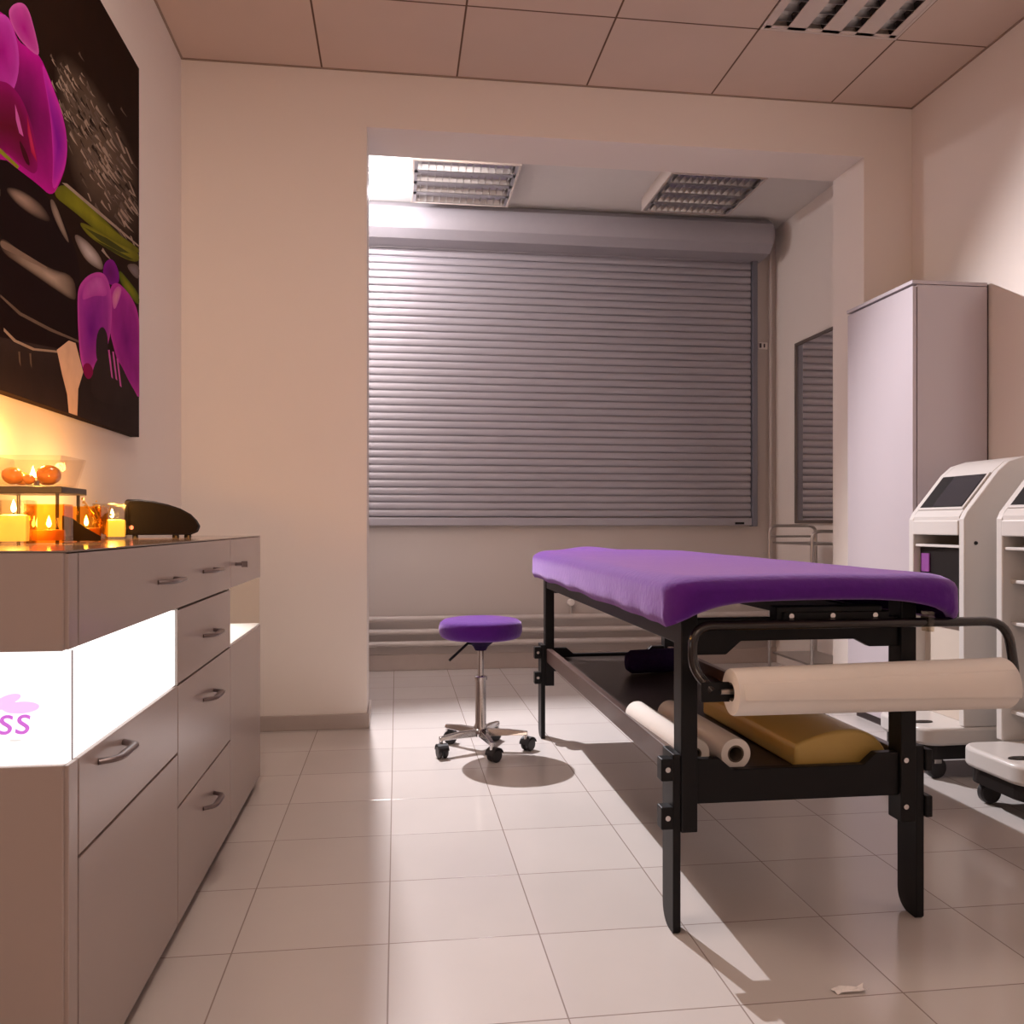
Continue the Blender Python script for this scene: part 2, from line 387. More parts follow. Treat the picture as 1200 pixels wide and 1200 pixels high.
# ------------------------------------------------------------------ roller shutter
SX0, SX1, SZ0, SZ1 = -0.45, 2.31, 0.905, 2.70
t = thing('roller_shutter', 'grey horizontal slat roller shutter closed over the alcove window', 'shutter', (0.93, YA-.05, SZ0))
pitch = 0.0463; prof = []
z = SZ0+.055; ys = YA-.035
pts = [(ys+.012, z)]
while z < SZ1-.03:
    pts += [(ys+.001, z+.001), (ys-.0045, z+pitch*.14), (ys-.007, z+pitch*.38), (ys-.007, z+pitch*.62), (ys-.0045, z+pitch*.86), (ys+.008, z+pitch*.89), (ys+.008, z+pitch*.985)]
    z += pitch
pts += [(ys+.02, z), (ys+.02, SZ0+.055)]
bm = bmesh.new(); prism(bm, pts, 'x', SX0, SX1-.01); obj('slat_curtain', bm, ALU, t)
obj('bottom_bar', B(SX0, SX1, ys-.012, ys+.012, SZ0, SZ0+.05), ALU, t, bevel=.004)
for xa in (SX1-.006, SX0-.03):
    obj('guide_rail', B(xa, xa+.036, YA-.06, YA-.002, SZ0-.005, SZ1+.02), ALUD, t, bevel=.004)
bm = bmesh.new(); r = .115; cyy, czz = YA-.125, ZA-.125
outl = [(YA-.004, ZA-.006), (YA-.17, ZA-.006), (YA-.24, ZA-.055), (YA-.25, ZA-.09), (YA-.25, ZA-.14), (YA-.235, ZA-.18), (YA-.18, ZA-.225), (YA-.10, ZA-.235), (YA-.004, ZA-.235)]
prism(bm, outl, 'x', SX0-.04, 2.37); obj('shutter_box', bm, ALUBOX, t, bevel=.006, smooth=25)
obj('lock_tab', B(2.19, 2.25, ys-.018, ys-.011, SZ0+.008, SZ0+.022), BLACK, t, label='small black lock tab on the bottom bar')

# pipes, wall pipe, sockets
for zz, nm in ((.325, 'topmost'), (.245, 'middle'), (.17, 'lowest')):
    tag(obj('heating_pipe', T([(XL+.02, YA-.045, zz), (XR-.02, YA-.045, zz)], .018, 14), PIPE, smooth=40), '%s of three cream heating pipes along the wall under the shutter' % nm, 'pipe', 'heating pipes under the shutter')
bm = T(fillet([(2.37, YA-.02, 2.78), (2.445, YA-.02, 2.78), (2.445, YA-.02, .11)], .015), .011, 10)
tag(obj('conduit', bm, PIPE, smooth=40), 'thin cream conduit running down from the end of the shutter box', 'conduit')
t = thing('shutter_switch', 'small pale wall switch between shutter guide rail and conduit', 'switch', (2.405, YA-.012, 2.065))
obj('back_plate', B(2.365, 2.43, YA-.012, YA, 2.07, 2.115), SOCK, t, bevel=.003)
obj('rocker', B(2.372, 2.384, YA-.02, YA-.011, 2.078, 2.107), GAPD, t, bevel=.002)
obj('rocker', B(2.400, 2.410, YA-.018, YA-.011, 2.08, 2.105), GAPD, t, bevel=.002)
t = thing('pipe_valve', 'small white valve on the alcove wall seen under the massage table', 'valve', (1.1, YA-.03, .415))
obj('valve_body', Lth([(0, 0), (.018, 0), (.02, .01), (.014, .04), (0, .042)], (1.1, YA, .415), 18, Matrix.Rotation(PI/2, 4, 'X')), SOCK, t, smooth=40)
obj('knob', Lth([(0, .038), (.02, .04), (.022, .05), (.018, .06), (0, .062)], (1.1, YA, .415), 18, Matrix.Rotation(PI/2, 4, 'X')), SOCK, t, smooth=40)
obj('tail_pipe', T([(1.1, YA-.028, .40), (1.1, YA-.04, .335)], .007, 10), STEEL, t, smooth=40)

# mirror on the alcove's right wall
t = thing('wall_mirror', 'tall mirror on the alcove wall reflecting the slat shutter', 'mirror', (XR, 4.77, .92))
my0, my1, mz0, mz1 = 4.42, 5.14, .92, 2.045
obj('mirror_glass', B(XR-.012, XR-.006, my0+.018, my1-.018, mz0+.018, mz1-.018), MIRR, t)
bm = bmesh.new()
for a in ((my0, my1, mz0, mz0+.018), (my0, my1, mz1-.018, mz1), (my0, my0+.018, mz0+.018, mz1-.018), (my1-.018, my1, mz0+.018, mz1-.018)):
    box(bm, XR-.018, XR-.001, *a)
obj('mirror_frame', bm, mat('mirror_frame_brown', (.11, .085, .075, 1), .4, noise_amt=.05), t)

# metal trolley beside the mirror
t = thing('metal_trolley', 'tubular steel trolley in the alcove between massage table and wardrobe', 'trolley', (2.31, 4.57, 0))
for yy, zt in ((4.34, .875), (4.80, .905)):
    xa, xb = (2.185, 2.44) if yy < 4.5 else (2.155, 2.44)
    obj('end_frame', T(fillet([(xa, yy, .055), (xa, yy, zt), (xb, yy, zt), (xb, yy, .055)], .05, 6), .009, 10), STEEL, t, smooth=40)
    for xx in (xa, xb):
        obj('caster', Lth([(0, -.011), (.02, -.011), (.024, -.007), (.024, .007), (.02, .011), (0, .011)], (xx, yy, .0245), 16, AXX), RUBBER, t, smooth=40)
        obj('caster_stem', T([(xx, yy, .026), (xx, yy, .06)], .013, 8), STEEL, t, smooth=40)
obj('cross_bar', T([(2.155, 4.80, .842), (2.44, 4.80, .842)], .006, 8), STEEL, t, smooth=40)
for zz in (.80, .16):
    obj('shelf', B(2.17, 2.44, 4.35, 4.79, zz, zz+.012), STEEL, t, bevel=.003)

# ------------------------------------------------------------------ wardrobe
t = thing('wardrobe', 'tall white wardrobe against the right wall behind the machines', 'wardrobe', (2.31, 3.63, 0))
wx0, wy0, wy1, wz1 = 2.14, 3.362, 3.893, 1.935
obj('carcass', B(wx0+.020, XR-.012, wy0, wy1, .04, wz1-.018), WARD, t, bevel=.002)
obj('door', B(wx0, wx0+.017, wy0+.002, wy1-.002, .045, wz1-.024), WARD, t, bevel=.002)
obj('top_panel', B(wx0-.004, XR-.012, wy0-.002, wy1, wz1-.016, wz1), WARD, t, bevel=.002)
obj('plinth', B(wx0+.035, XR-.03, wy0+.02, wy1-.02, 0, .04), GAPD, t)
obj('back_panel', B(XR-.012, XR-.003, wy0+.006, wy1-.006, .04, wz1-.006), GAPD, t)  # dark sheet, colours the shaded gap between wardrobe and wall

# ------------------------------------------------------------------ sideboard
XF, YN, YE, ZT = -0.48, 1.346, 3.157, 0.872
zb0, zb1 = .558, .722; yS1, yS2 = 1.992, 2.602
t = thing('sideboard', 'long mushroom gloss sideboard with glowing white glass band along left wall', 'sideboard', (-.705, 2.25, 0))
bx0 = XL+.006
bm = bmesh.new()
box(bm, bx0, XF-.022, YN+.02, YE-.004, .05, zb0-.004); box(bm, bx0, XF-.022, YN+.02, YE-.004, zb1+.004, ZT-.003)
box(bm, bx0, XF-.022, yS1+.008, yS2-.01, zb0-.004, zb1+.004)
obj('carcass', bm, LACQD, t)
obj('plinth', B(bx0, XF-.05, YN+.03, YE-.03, 0, .05), LACQD, t)
obj('top_panel', B(bx0, XF, YN, YE, ZT-.0025, ZT), TOPGL, t)
bm = bmesh.new(); box(bm, bx0, XF-.006, YN, YN+.018, .02, zb0-.002); obj('end_panel', bm, LACQ, t, bevel=.002)
bm = bmesh.new(); box(bm, bx0, XF-.006, YN, YN+.018, zb1+.002, ZT-.003); obj('end_panel', bm, LACQ, t, bevel=.002)
bm = bmesh.new(); box(bm, bx0, XF, YE-.02, YE, .02, zb0-.002); box(bm, bx0, XF, YE-.02, YE, zb1+.002, ZT-.003); obj('end_panel', bm, LACQ, t, bevel=.002)
bp = obj('light_band', B(bx0, XF-.003, YN+.003, yS1-.012, zb0, zb1), BAND, t, label='glowing white backlit glass band wrapping the corner')
obj('corner_seam', B(XF-.006, XF-.0015, YN+.024, YN+.0265, zb0, zb1), HANDLE, bp)
obj('corner_seam', B(XF-.020, XF-.004, yS1-.011, yS1-.008, zb0, zb1), HANDLE, bp)
obj('niche_frame', B(bx0, XF-.001, yS1-.007, yS1+.003, zb0-.002, zb1+.002), WHITEIN, t)
# printed logo on the band
cu = bpy.data.curves.new('logo_text', 'FONT'); cu.body = 'ss'; cu.size = .062; cu.extrude = .0004; cu.align_x = 'RIGHT'; cu.shear = .15
to = bpy.data.objects.new('logo_text', cu); COL.objects.link(to); bpy.context.view_layer.update()
me = bpy.data.meshes.new_from_object(to.evaluated_get(bpy.context.evaluated_depsgraph_get()))
bpy.data.objects.remove(to); bm = bmesh.new(); bm.from_mesh(me); bpy.data.meshes.remove(me)
bm.transform(Matrix.Translation((-.532, YN+.0022, .604)) @ Matrix.Rotation(PI/2, 4, 'X'))
obj('logo_lettering', bm, LOGO, bp, label='purple letters ss printed on the glass')
bm = bmesh.new()
for (cx, cz, a, b_, rr) in ((-.545, .6425, .026, .009, .05), (-.578, .648, .03, .0085, -.05), (-.562, .655, .018, .007, .3)):
    v = []
    for k in range(24):
        u, w = a*math.cos(2*PI*k/24), b_*math.sin(2*PI*k/24)
        v.append(bm.verts.new((cx+u*math.cos(rr)-w*math.sin(rr), YN+.0026-.0001*len(bm.faces), cz+u*math.sin(rr)+w*math.cos(rr))))
    bm.faces.new(v)
obj('logo_petals', bm, LOGOP, bp, label='pale pink petals printed above the letters')
obj('logo_underline', B(-.560, -.545, YN+.0018, YN+.003, .5935, .596), GREYP, bp)
# fronts
def handle(parent, y, z, L=.13, prot=.026):
    pts = fillet([(XF-.001, y-L/2, z), (XF+prot, y-L*.36, z), (XF+prot, y+L*.36, z), (XF-.001, y+L/2, z)], .03, 5)
    obj('handle', T(pts, .009, 10, flat=.55), HANDLE, parent, smooth=50, label='grey metal bow handle')
def front(name, y0, y1, z0, z1, hs):
    o = obj(name, B(XF-.019, XF, y0+.0015, y1-.0015, z0+.0015, z1-.0015), LACQ, t, bevel=.0015)
    for h in hs: handle(o, *h)
    return o
yA = YN+.004
front('drawer', yA+.042, yS2, zb1+.002, ZT-.003, [(1.90, .793), (2.31, .793)])
front('corner_post', yA, yA+.040, zb1+.002, ZT-.003, [])
front('corner_post', yA, yA+.040, .022, zb0-.002, [])
front('drawer', yA+.042, yS1, .405, zb0-.002, [(1.545, .525)])
front('door', yA+.042, yS1, .022, .403, [])
front('drawer', yS1+.002, yS2, zb0-.002, zb1, [(2.31, .632)])
front('drawer', yS1+.002, yS2, .284, zb0-.004, [(2.31, .472)])
front('drawer', yS1+.002, yS2, .022, .282, [(2.31, .20)])
kd = front('drawer', yS2+.002, YE-.02, zb1+.002, ZT-.003, [])
kb = bmesh.new(); tube(kb, [(XF-.002, 2.68, .792), (XF+.022, 2.68, .792)], .006, 10); box(kb, XF+.018, XF+.036, 2.677, 2.683, .783, .801)
obj('key', kb, HANDLE, kd, label='small key left in the lock')
front('door', yS2+.002, YE-.02, .022, zb0-.002, [])
# open lit niche at the far end
bm = bmesh.new()
box(bm, bx0, bx0+.012, yS2, YE-.004, zb0-.003, zb1+.003); box(bm, bx0+.012, XF-.002, yS2-.009, yS2+.003, zb0-.003, zb1+.003)
box(bm, bx0+.012, XF-.002, yS2+.003, YE-.004, zb0-.004, zb0+.004)
obj('niche_lining', bm, WHITEIN, t, label='white lining of the open lit niche')
obj('niche_glass', B(bx0+.012, XF-.002, YE-.010, YE-.005, zb0+.004, zb1), GLASS, t)
obj('niche_light', B(bx0+.10, XF-.06, yS2+.04, YE-.05, zb1-.006, zb1+.002), STRIP, t)

# ------------------------------------------------------------------ things on the sideboard
def candle(x, y, s, h, label, wax, wax_h, gm=GLASS, dark=False, rz=0.12):
    c = thing('candle_glass', label, 'candle', (x, y, ZT), rz, 'candle glasses on the sideboard')
    bm = bmesh.new(); q = s/2; hollow(bm, x-q, x+q, y-q, y+q, ZT+.0008, ZT+h, .0035)
    bm.transform(Matrix.Translation((x, y, 0)) @ Matrix.Rotation(rz, 4, 'Z') @ Matrix.Translation((-x, -y, 0)))
    obj('glass', bm, gm, c)
    w0 = ZT+.006
    obj('wax', Lth([(0, w0), (q*.80, w0), (q*.84, w0+wax_h*.5), (q*.80, w0+wax_h*.96), (q*.5, w0+wax_h), (0, w0+wax_h*.97)], (x, y, 0), 24), wax, c, smooth=50)
    obj('wick', T([(x, y, w0+wax_h*.95), (x+.001, y, w0+wax_h+.008)], .001, 6), LEAF, c)
    f0 = w0+wax_h+.004
    obj('flame', Lth([(0, f0), (.0035, f0+.003), (.005, f0+.008), (.0035, f0+.015), (.0015, f0+.021), (0, f0+.025)], (x, y, 0), 10), FLAME, c, smooth=180)
    if dark:
        bm = bmesh.new()
        pr = [(x-q*1.02, ZT+.002), (x-q*1.02, ZT+h*.74), (x-q*.5, ZT+h*.66), (x+q*.3, ZT+h*.36), (x+q*1.02, ZT+h*.15), (x+q*1.02, ZT+.002)]
        prism(bm, pr, 'y', y-q-.007, y-q-.0045)
        bm.transform(Matrix.Translation((x, y, 0)) @ Matrix.Rotation(rz, 4, 'Z') @ Matrix.Translation((-x, -y, 0)))
        obj('leaf_motif', bm, LEAF, c, label='black leaf shape on the glass')
    return c
candle(-.741, 1.80, .066, .086, 'yellow candle glowing in square glass, nearest the sideboard front end', WAX, .052)
candle(-.708, 1.885, .074, .080, 'small orange candle in square glass, second along from sideboard end', WAXO, .022, AMBERG)
candle(-.708, 2.10, .078, .080, 'square candle glass with a black leaf shape on its front', WAXO, .025, AMBERG, dark=True)
candle(-.757, 2.44, .081, .094, 'yellow candle in square glass right beside the black speaker', WAX, .046)
# tray with a flared dish of pebbles
tx0, tx1, ty0, ty1, tz = -.918, -.752, 2.075, 2.235, .981
t = thing('slate_tray', 'dark slate tray on thin legs standing behind the candles', 'tray', ((tx0+tx1)/2, (ty0+ty1)/2, ZT))
obj('plate', B(tx0, tx1, ty0, ty1, tz, tz+.016), TRAY, t, bevel=.002)
for xx in (tx0+.015, tx1-.015):
    for yy in (ty0+.015, ty1-.015):
        obj('leg', T([(xx, yy, ZT), (xx, yy, tz)], .004, 8), TRAY, t, smooth=40)
dz = tz+.0165
t = thing('glass_dish', 'flared square glass dish of amber pebbles on the slate tray', 'dish', (-.836, 2.155, dz))
bm = bmesh.new()
def ringq(cx, cy, a, b, z): return [bm.verts.new((cx+sx*a, cy+sy*b, z)) for sx, sy in ((-1,-1),(1,-1),(1,1),(-1,1))]
R_ = [ringq(-.836, 2.155, .066, .066, dz), ringq(-.836, 2.155, .083, .078, dz+.070), ringq(-.836, 2.155, .080, .075, dz+.070), ringq(-.836, 2.155, .063, .063, dz+.004)]
bm.faces.new(R_[0][::-1]); bm.faces.new(R_[3])
for a, b in zip(R_, R_[1:]):
    for k in range(4): bm.faces.new((a[k], a[(k+1) % 4], b[(k+1) % 4], b[k]))
obj('bowl', bm, GLASS, t)
def pebble_mesh(s):
    bm = bmesh.new(); bmesh.ops.create_icosphere(bm, subdivisions=3, radius=1)
    for v in bm.verts: v.co = Vector((v.co.x*s*1.15, v.co.y*s, v.co.z*s*.95))*(1+.10*noise.noise(v.co*1.3))
    return bm
spots = [(-.800, 2.130, .024, 'large round amber pebble at the right side of the glass dish'),
         (-.834, 2.106, .012, 'tiny dark amber pebble between larger ones in glass dish'),
         (-.874, 2.120, .021, 'middle sized amber pebble left of the tiny one in glass dish'),
         (-.878, 2.180, .017, 'amber pebble lying at the back wall side of the glass dish'),
         (-.822, 2.182, .022, 'amber pebble behind the large round one in glass dish')]
for i, (x, y, s, lb) in enumerate(spots):
    bm = pebble_mesh(s); bm.transform(Matrix.Translation((x, y, dz+.005+s*.97)))
    tag(obj('pebble', bm, AMBER, smooth=180), lb, 'pebble', 'amber pebbles in the glass dish')
t = thing('tealight', 'small burning tealight among amber pebbles in the glass dish', 'candle', (-.842, 2.148, dz+.004))
obj('cup', Lth([(0, dz+.0045), (.014, dz+.0045), (.014, dz+.016), (.0125, dz+.016), (0, dz+.014)], (-.842, 2.148, 0), 20), STEEL, t, smooth=40)
obj('flame', Lth([(0, dz+.018), (.004, dz+.023), (.0055, dz+.03), (.003, dz+.04), (0, dz+.05)], (-.842, 2.148, 0), 10), FLAME, t, smooth=180)
# gilded sprig between tray and candles
bm = bmesh.new(); rr = random.Random(3)
for k in range(9):
    a = rr.uniform(-.9, .9); e = rr.uniform(.03, .075); p0 = Vector((-.735, 2.30, ZT+.006)); p1 = p0+Vector((math.sin(a)*e*.9, rr.uniform(-.02, .02), .05+e*.6)); pm = (p0+p1)/2+Vector((0, 0, .012))
    tube(bm, [p0, pm, p1], .0011, 5)
    for q in range(5):
        c = p0.lerp(p1, .4+.15*q)+Vector((rr.uniform(-.006, .006), rr.uniform(-.006, .006), rr.uniform(-.004, .008)))
        bmesh.ops.create_icosphere(bm, subdivisions=1, radius=rr.uniform(.002, .0036), matrix=Matrix.Translation(c))
bmesh.ops.create_icosphere(bm, subdivisions=2, radius=.008, matrix=Matrix.Translation((-.735, 2.30, ZT+.008)))
tag(obj('twig_sprig', bm, TWIG), 'small gilded twig sprig behind the candles next to the slate tray', 'decoration')
# black wedge speaker
p0 = Vector((-.802, 2.70)); p1 = Vector((-.598, 2.765)); dv = (p1-p0); Ls = dv.length; ang = math.atan2(dv.y, dv.x)
t = thing('speaker', 'black wedge shaped speaker lying on the sideboard beside the candles', 'speaker', (p0.x, p0.y, ZT), ang)
Mx = Matrix.Translation((p0.x, p0.y, ZT)) @ Matrix.Rotation(ang, 4, 'Z')
prof = [(0, .007), (0, .108), (.006, .114), (.04, .114), (.08, .109), (.12, .100), (.155, .088), (.185, .071), (.203, .052), (Ls-.001, .034), (Ls-.008, .016), (Ls-.03, .007)]
bm = bmesh.new(); prism(bm, prof, 'y', -.005, .105); bm.transform(Mx); obj('shell', bm, SPK, t, bevel=.008, smooth=35, seg=3)
prof2 = [(u*.93+.008, .007+(w-.007)*.90+.004) for u, w in prof]
bm = bmesh.new(); prism(bm, prof2, 'y', -.009, -.0052); bm.transform(Mx); obj('grille', bm, SPKG, t)
for u in (.03, .145, .18):
    for w in (.012, .085):
        bm = Lth([(0, 0), (.008, 0), (.007, .008), (0, .008)], (u, w, 0), 12); bm.transform(Mx); obj('foot', bm, RUBBER, t)
bm = Lth([(0, -.003), (.006, -.003), (.006, 0), (0, 0)], (.018, -.009, .03), 12, Matrix.Rotation(PI/2, 4, 'X')); bm.transform(Mx); obj('indicator_light', bm, REDL, t, label='red indicator light')

# ------------------------------------------------------------------ orchid print on the left wall
XP = XL+.030
pa = on_x(161, 77, XP); pb = on_x(165, 513, XP)
PY1 = 3.30*(XP/XL); PZ0, PZ1 = 1.232, 2.56
PY1 = (pa.y+pb.y)/2; PZ1 = pa.z; PZ0 = pb.z; PY0 = 1.45
t = thing('orchid_print', 'large dark canvas print of magenta orchids and black stones on left wall', 'picture', (XL+.002, (PY0+PY1)/2, PZ0))
obj('canvas', B(XL+.0003, XP, PY0, PY1, PZ0, PZ1), mat('canvas_edge', rgb(34, 18, 10), .75, spec=.08, noise_amt=.15, noise_scale=6), t)
INK = bpy.data.materials.new('printed_ink'); INK.use_nodes = True
_nt = INK.node_tree; _b = _nt.nodes['Principled BSDF']; _b.inputs['Roughness'].default_value = .75; _b.inputs['Specular IOR Level'].default_value = .08
_at = _nt.nodes.new('ShaderNodeVertexColor'); _at.layer_name = 'ink'
_ns = _nt.nodes.new('ShaderNodeTexNoise'); _ns.inputs['Scale'].default_value = 14; _ns.inputs['Detail'].default_value = 5
_mr = _nt.nodes.new('ShaderNodeMapRange'); _mr.inputs[3].default_value = .72; _mr.inputs[4].default_value = 1.25
_mx = _nt.nodes.new('ShaderNodeMix'); _mx.data_type = 'RGBA'; _mx.blend_type = 'MULTIPLY'; _mx.inputs[0].default_value = 1.0
_tc = _nt.nodes.new('ShaderNodeTexCoord'); _nt.links.new(_tc.outputs['Object'], _ns.inputs['Vector'])
_nt.links.new(_ns.outputs['Fac'], _mr.inputs[0]); _nt.links.new(_at.outputs['Color'], _mx.inputs[6]); _nt.links.new(_mr.outputs[0], _mx.inputs[7]); _nt.links.new(_mx.outputs[2], _b.inputs['Base Color'])
def pc(r, g, b): return rgb(r, g, b)
bm = bmesh.new(); layer = [0]; inkl = bm.loops.layers.float_color.new('ink')
def clip(p):
    return Vector((p.x, min(max(p.y, PY0+.002), PY1-.001), min(max(p.z, PZ0+.001), PZ1-.001)))
def poly(pts, ci, smooth_n=0, inner=None, focus=None, mid=.55, lay=None):
    """one printed shape; inner = ink at its focus, so that the print shades across it"""
    if lay is None: layer[0] += 1
    P = [Vector((a, b)) for a, b in pts]
    for _ in range(smooth_n*2):
        Q = []
        for i in range(len(P)):
            a, b = P[i], P[(i+1) % len(P)]
            Q += [a*.75+b*.25, a*.25+b*.75]
        P = Q
    x = XP+.00025+(lay if lay else layer[0])*.00002
    def V(p):
        q = clip(on_x(p.x, p.y, XP)); q.x = x; return bm.verts.new(q)
    if inner is None:
        f = bm.faces.new([V(p) for p in P])
        for l in f.loops: l[inkl] = ci
        f.normal_update()
        if f.normal.x < 0: f.normal_flip()
        return
    F = Vector(focus) if focus else sum(P, Vector((0, 0)))/len(P)
    o_ = [V(p) for p in P]; m_ = [V(F+(p-F)*mid) for p in P]; c_ = V(F); n = len(P)
    half = tuple(ci[k]*.45+inner[k]*.55 for k in range(4))
    fs = []
    for k in range(n):
        k2 = (k+1) % n
        for vs, cs in (((o_[k], o_[k2], m_[k2], m_[k]), (ci, ci, half, half)), ((m_[k], m_[k2], c_), (half, half, inner))):
            f = bm.faces.new(vs)
            for l, c in zip(f.loops, cs): l[inkl] = c
            fs.append(f)
    for f in fs:
        f.normal_update()
        if f.normal.x < 0: f.normal_flip()
K0 = pc(30, 12, 3); K1 = pc(20, 3, 4); K2 = pc(62, 40, 28); KG = pc(44, 33, 32)
MG = pc(172, 8, 134); MD = pc(96, 0, 44); MP = pc(122, 2, 140); ML = pc(190, 84, 160); GR = pc(128, 126, 22); GD = pc(62, 62, 14); GY = pc(150, 130, 115); GL = pc(96, 80, 70); TN = pc(205, 170, 145); RD = pc(150, 10, 54); MDK = pc(84, 0, 60)
_v = [bm.verts.new((XP+.0001, y_, z_)) for y_, z_ in ((PY0+.001, PZ0+.001), (PY1-.001, PZ0+.001), (PY1-.001, PZ1-.001), (PY0+.001, PZ1-.001))]
_f = bm.faces.new(_v); _f.normal_update()
if _f.normal.x < 0: _f.normal_flip()
for _l in _f.loops: _l[inkl] = K0
poly([(56, 50), (100, 75), (168, 190), (168, 300), (100, 250), (76, 190)], K0, 1, pc(96, 78, 64), (116, 168), .7)          # wet stone sheen
poly([(-330, 200), (0, 172), (60, 232), (95, 300), (95, 405), (60, 412), (0, 420), (-330, 420)], K1, 1)
poly([(-330, 395), (0, 395), (66, 408), (168, 430), (168, 530), (-330, 560)], KG, 0, pc(34, 24, 24), (60, 440))
r2 = random.Random(5)
for k in range(330):                # wet streaks
    u = r2.random(); px = 64+u*94+r2.gauss(0, 11); py = 82+u*160+r2.gauss(0, 24)
    if px > 158 or py < 58: continue
    l = r2.uniform(6, 20); w = r2.uniform(.6, 3.2); v = r2.random()
    ci = GY if v < .40 else (GL if v < .80 else pc(40, 28, 20)); kx = .25+.3*u
    poly([(px, py), (px+l*kx*.45, py+l*.4), (px+l*kx+w, py+l), (px+l*kx*.5, py+l*.62), (px-w*.6, py+l*.2)], ci, lay=layer[0]+1+k % 7)
layer[0] += 8
for (a, c, l) in ((135, 155, 25), (102, 226, 10), (126, 238, 8), (140, 252, 14), (150, 212, 18), (146, 172, 20), (152, 276, 12)):
    poly([(a, c), (a+2, c+1), (a+l*.5, c+l), (a+l*.4, c+l)], GY)
# stone rims and reflections
poly([(0, 276), (20, 292), (60, 316), (86, 322), (90, 350), (84, 352), (60, 336), (25, 312), (0, 294)], pc(60, 44, 36), 1, pc(165, 145, 130), (62, 326))
poly([(0, 280), (14, 288), (40, 304), (60, 316), (40, 310), (14, 296), (0, 290)], pc(120, 100, 88), 1)
poly([(4, 218), (25, 222), (50, 240), (62, 262), (40, 255), (15, 236)], pc(40, 26, 20), 1, pc(150, 125, 112), (24, 232))
poly([(-200, 200), (-60, 205), (0, 222), (0, 230), (-60, 214), (-200, 210)], GL)
poly([(0, 345), (24, 366), (60, 385), (92, 399), (93, 402), (58, 388), (22, 369), (0, 348)], GL)
poly([(4, 384), (18, 398), (40, 408), (68, 411), (68, 413.5), (38, 410.5), (16, 400.5), (4, 388)], GY)
poly([(58, 232), (64, 236), (76, 268), (82, 288), (72, 274), (60, 248)], GL, 1, GY)
poly([(84, 272), (100, 280), (118, 300), (122, 318), (108, 312), (96, 300)], GL, 1, pc(185, 170, 165))
for (a, c) in ((21, 412), (34, 414)): poly([(a, c), (a+2, c), (a+3, c+18), (a+1, c+12)], GL)
# leaves
poly([(60, 228), (72, 214), (92, 226), (115, 250), (140, 276), (163, 291), (163, 298), (140, 292), (110, 268), (84, 246)], pc(88, 88, 14), 1, GR, (104, 250))
poly([(90, 258), (112, 268), (140, 285), (163, 296), (163, 308), (146, 304), (120, 288), (102, 276)], pc(92, 90, 14), 1, pc(138, 134, 30))
poly([(98, 266), (125, 279), (152, 297), (140, 295), (118, 283)], GD)
poly([(110, 280), (130, 290), (156, 304), (150, 304), (126, 292)], GD)
poly([(72, 214), (78, 215), (118, 249), (163, 288), (163, 290), (115, 251)], GY)
poly([(138, 314), (150, 328), (163, 345), (163, 360), (150, 345), (140, 330)], pc(70, 84, 16), 1, GR)
poly([(146, 309), (163, 309), (163, 328), (156, 324)], GL, 1, pc(120, 110, 112))
# big orchid
poly([(-200, 10), (-60, -30), (0, 14), (14, 24), (20, 50), (44, 60), (58, 92), (70, 125), (78, 160), (78, 190), (70, 215), (60, 231), (44, 216), (20, 198), (0, 182), (-200, 190)], MG, 1, MDK, (28, 130), .6)
poly([(8, 16), (14, 5), (25, 2), (33, 10), (40, 34), (47, 66), (38, 62), (20, 44)], ML, 1, pc(150, 6, 118), (28, 34), .8)
poly([(46, 66), (60, 98), (72, 130), (79, 164), (77, 196), (60, 231), (62, 180), (58, 130)], pc(190, 40, 160), 1, MP, (68, 170), .7)
poly([(-200, 20), (0, 12), (14, 26), (24, 70), (16, 110), (0, 110), (-200, 100)], pc(180, 60, 165), 1, pc(150, 4, 122), (4, 60), .75)
poly([(-200, 70), (0, 92), (18, 104), (32, 130), (43, 172), (44, 208), (24, 194), (0, 172), (-200, 170)], pc(130, 0, 90), 1, pc(86, 0, 30), (16, 150), .7)
poly([(17, 122), (22, 138), (27, 160), (22, 156), (18, 140)], ML)
poly([(20, 160), (30, 176), (36, 196), (28, 190)], pc(60, 0, 20), 1)
poly([(31, 134), (36, 156), (43, 190), (36, 178), (32, 156)], RD, 0, pc(190, 40, 90))
poly([(-200, 172), (0, 174), (22, 195), (20, 198), (0, 180), (-200, 180)], GR)
# small orchid
poly([(120, 318), (122, 308), (128, 303), (134, 306), (140, 322), (138, 334), (128, 334), (121, 326)], pc(120, 8, 130), 1, pc(96, 0, 96))
poly([(128, 336), (136, 330), (146, 338), (156, 352), (162, 368), (167, 410), (167, 466), (158, 464), (146, 448), (136, 420), (126, 380)], pc(178, 50, 150), 1, pc(122, 4, 120), (148, 398), .75)
poly([(90, 350), (92, 334), (104, 321), (118, 318), (126, 326), (131, 348), (130, 392), (120, 420), (110, 436), (100, 440), (94, 424), (91, 390)], pc(184, 66, 160), 1, pc(110, 2, 128), (106, 388), .8)
poly([(95, 352), (98, 334), (108, 324), (118, 323), (124, 332), (126, 348), (112, 346), (102, 350)], pc(170, 56, 150), 1, pc(190, 90, 172), (114, 330))
poly([(130, 346), (137, 334), (143, 338), (139, 352), (133, 366)], ML, 1, pc(210, 130, 160))
poly([(112, 392), (120, 380), (127, 396), (124, 424), (112, 426)], pc(44, 30, 34), 1)
poly([(106, 440), (114, 418), (126, 412), (140, 424), (150, 446), (162, 466), (162, 478), (106, 470)], KG, 1)
poly([(96, 428), (104, 424), (110, 436), (104, 446), (98, 440)], pc(120, 0, 70), 1)
for (a, b) in ((126, 410), (131, 412), (136, 420)): poly([(a, b), (a+2, b), (a+6, b+34), (a+4, b+32)], ML)
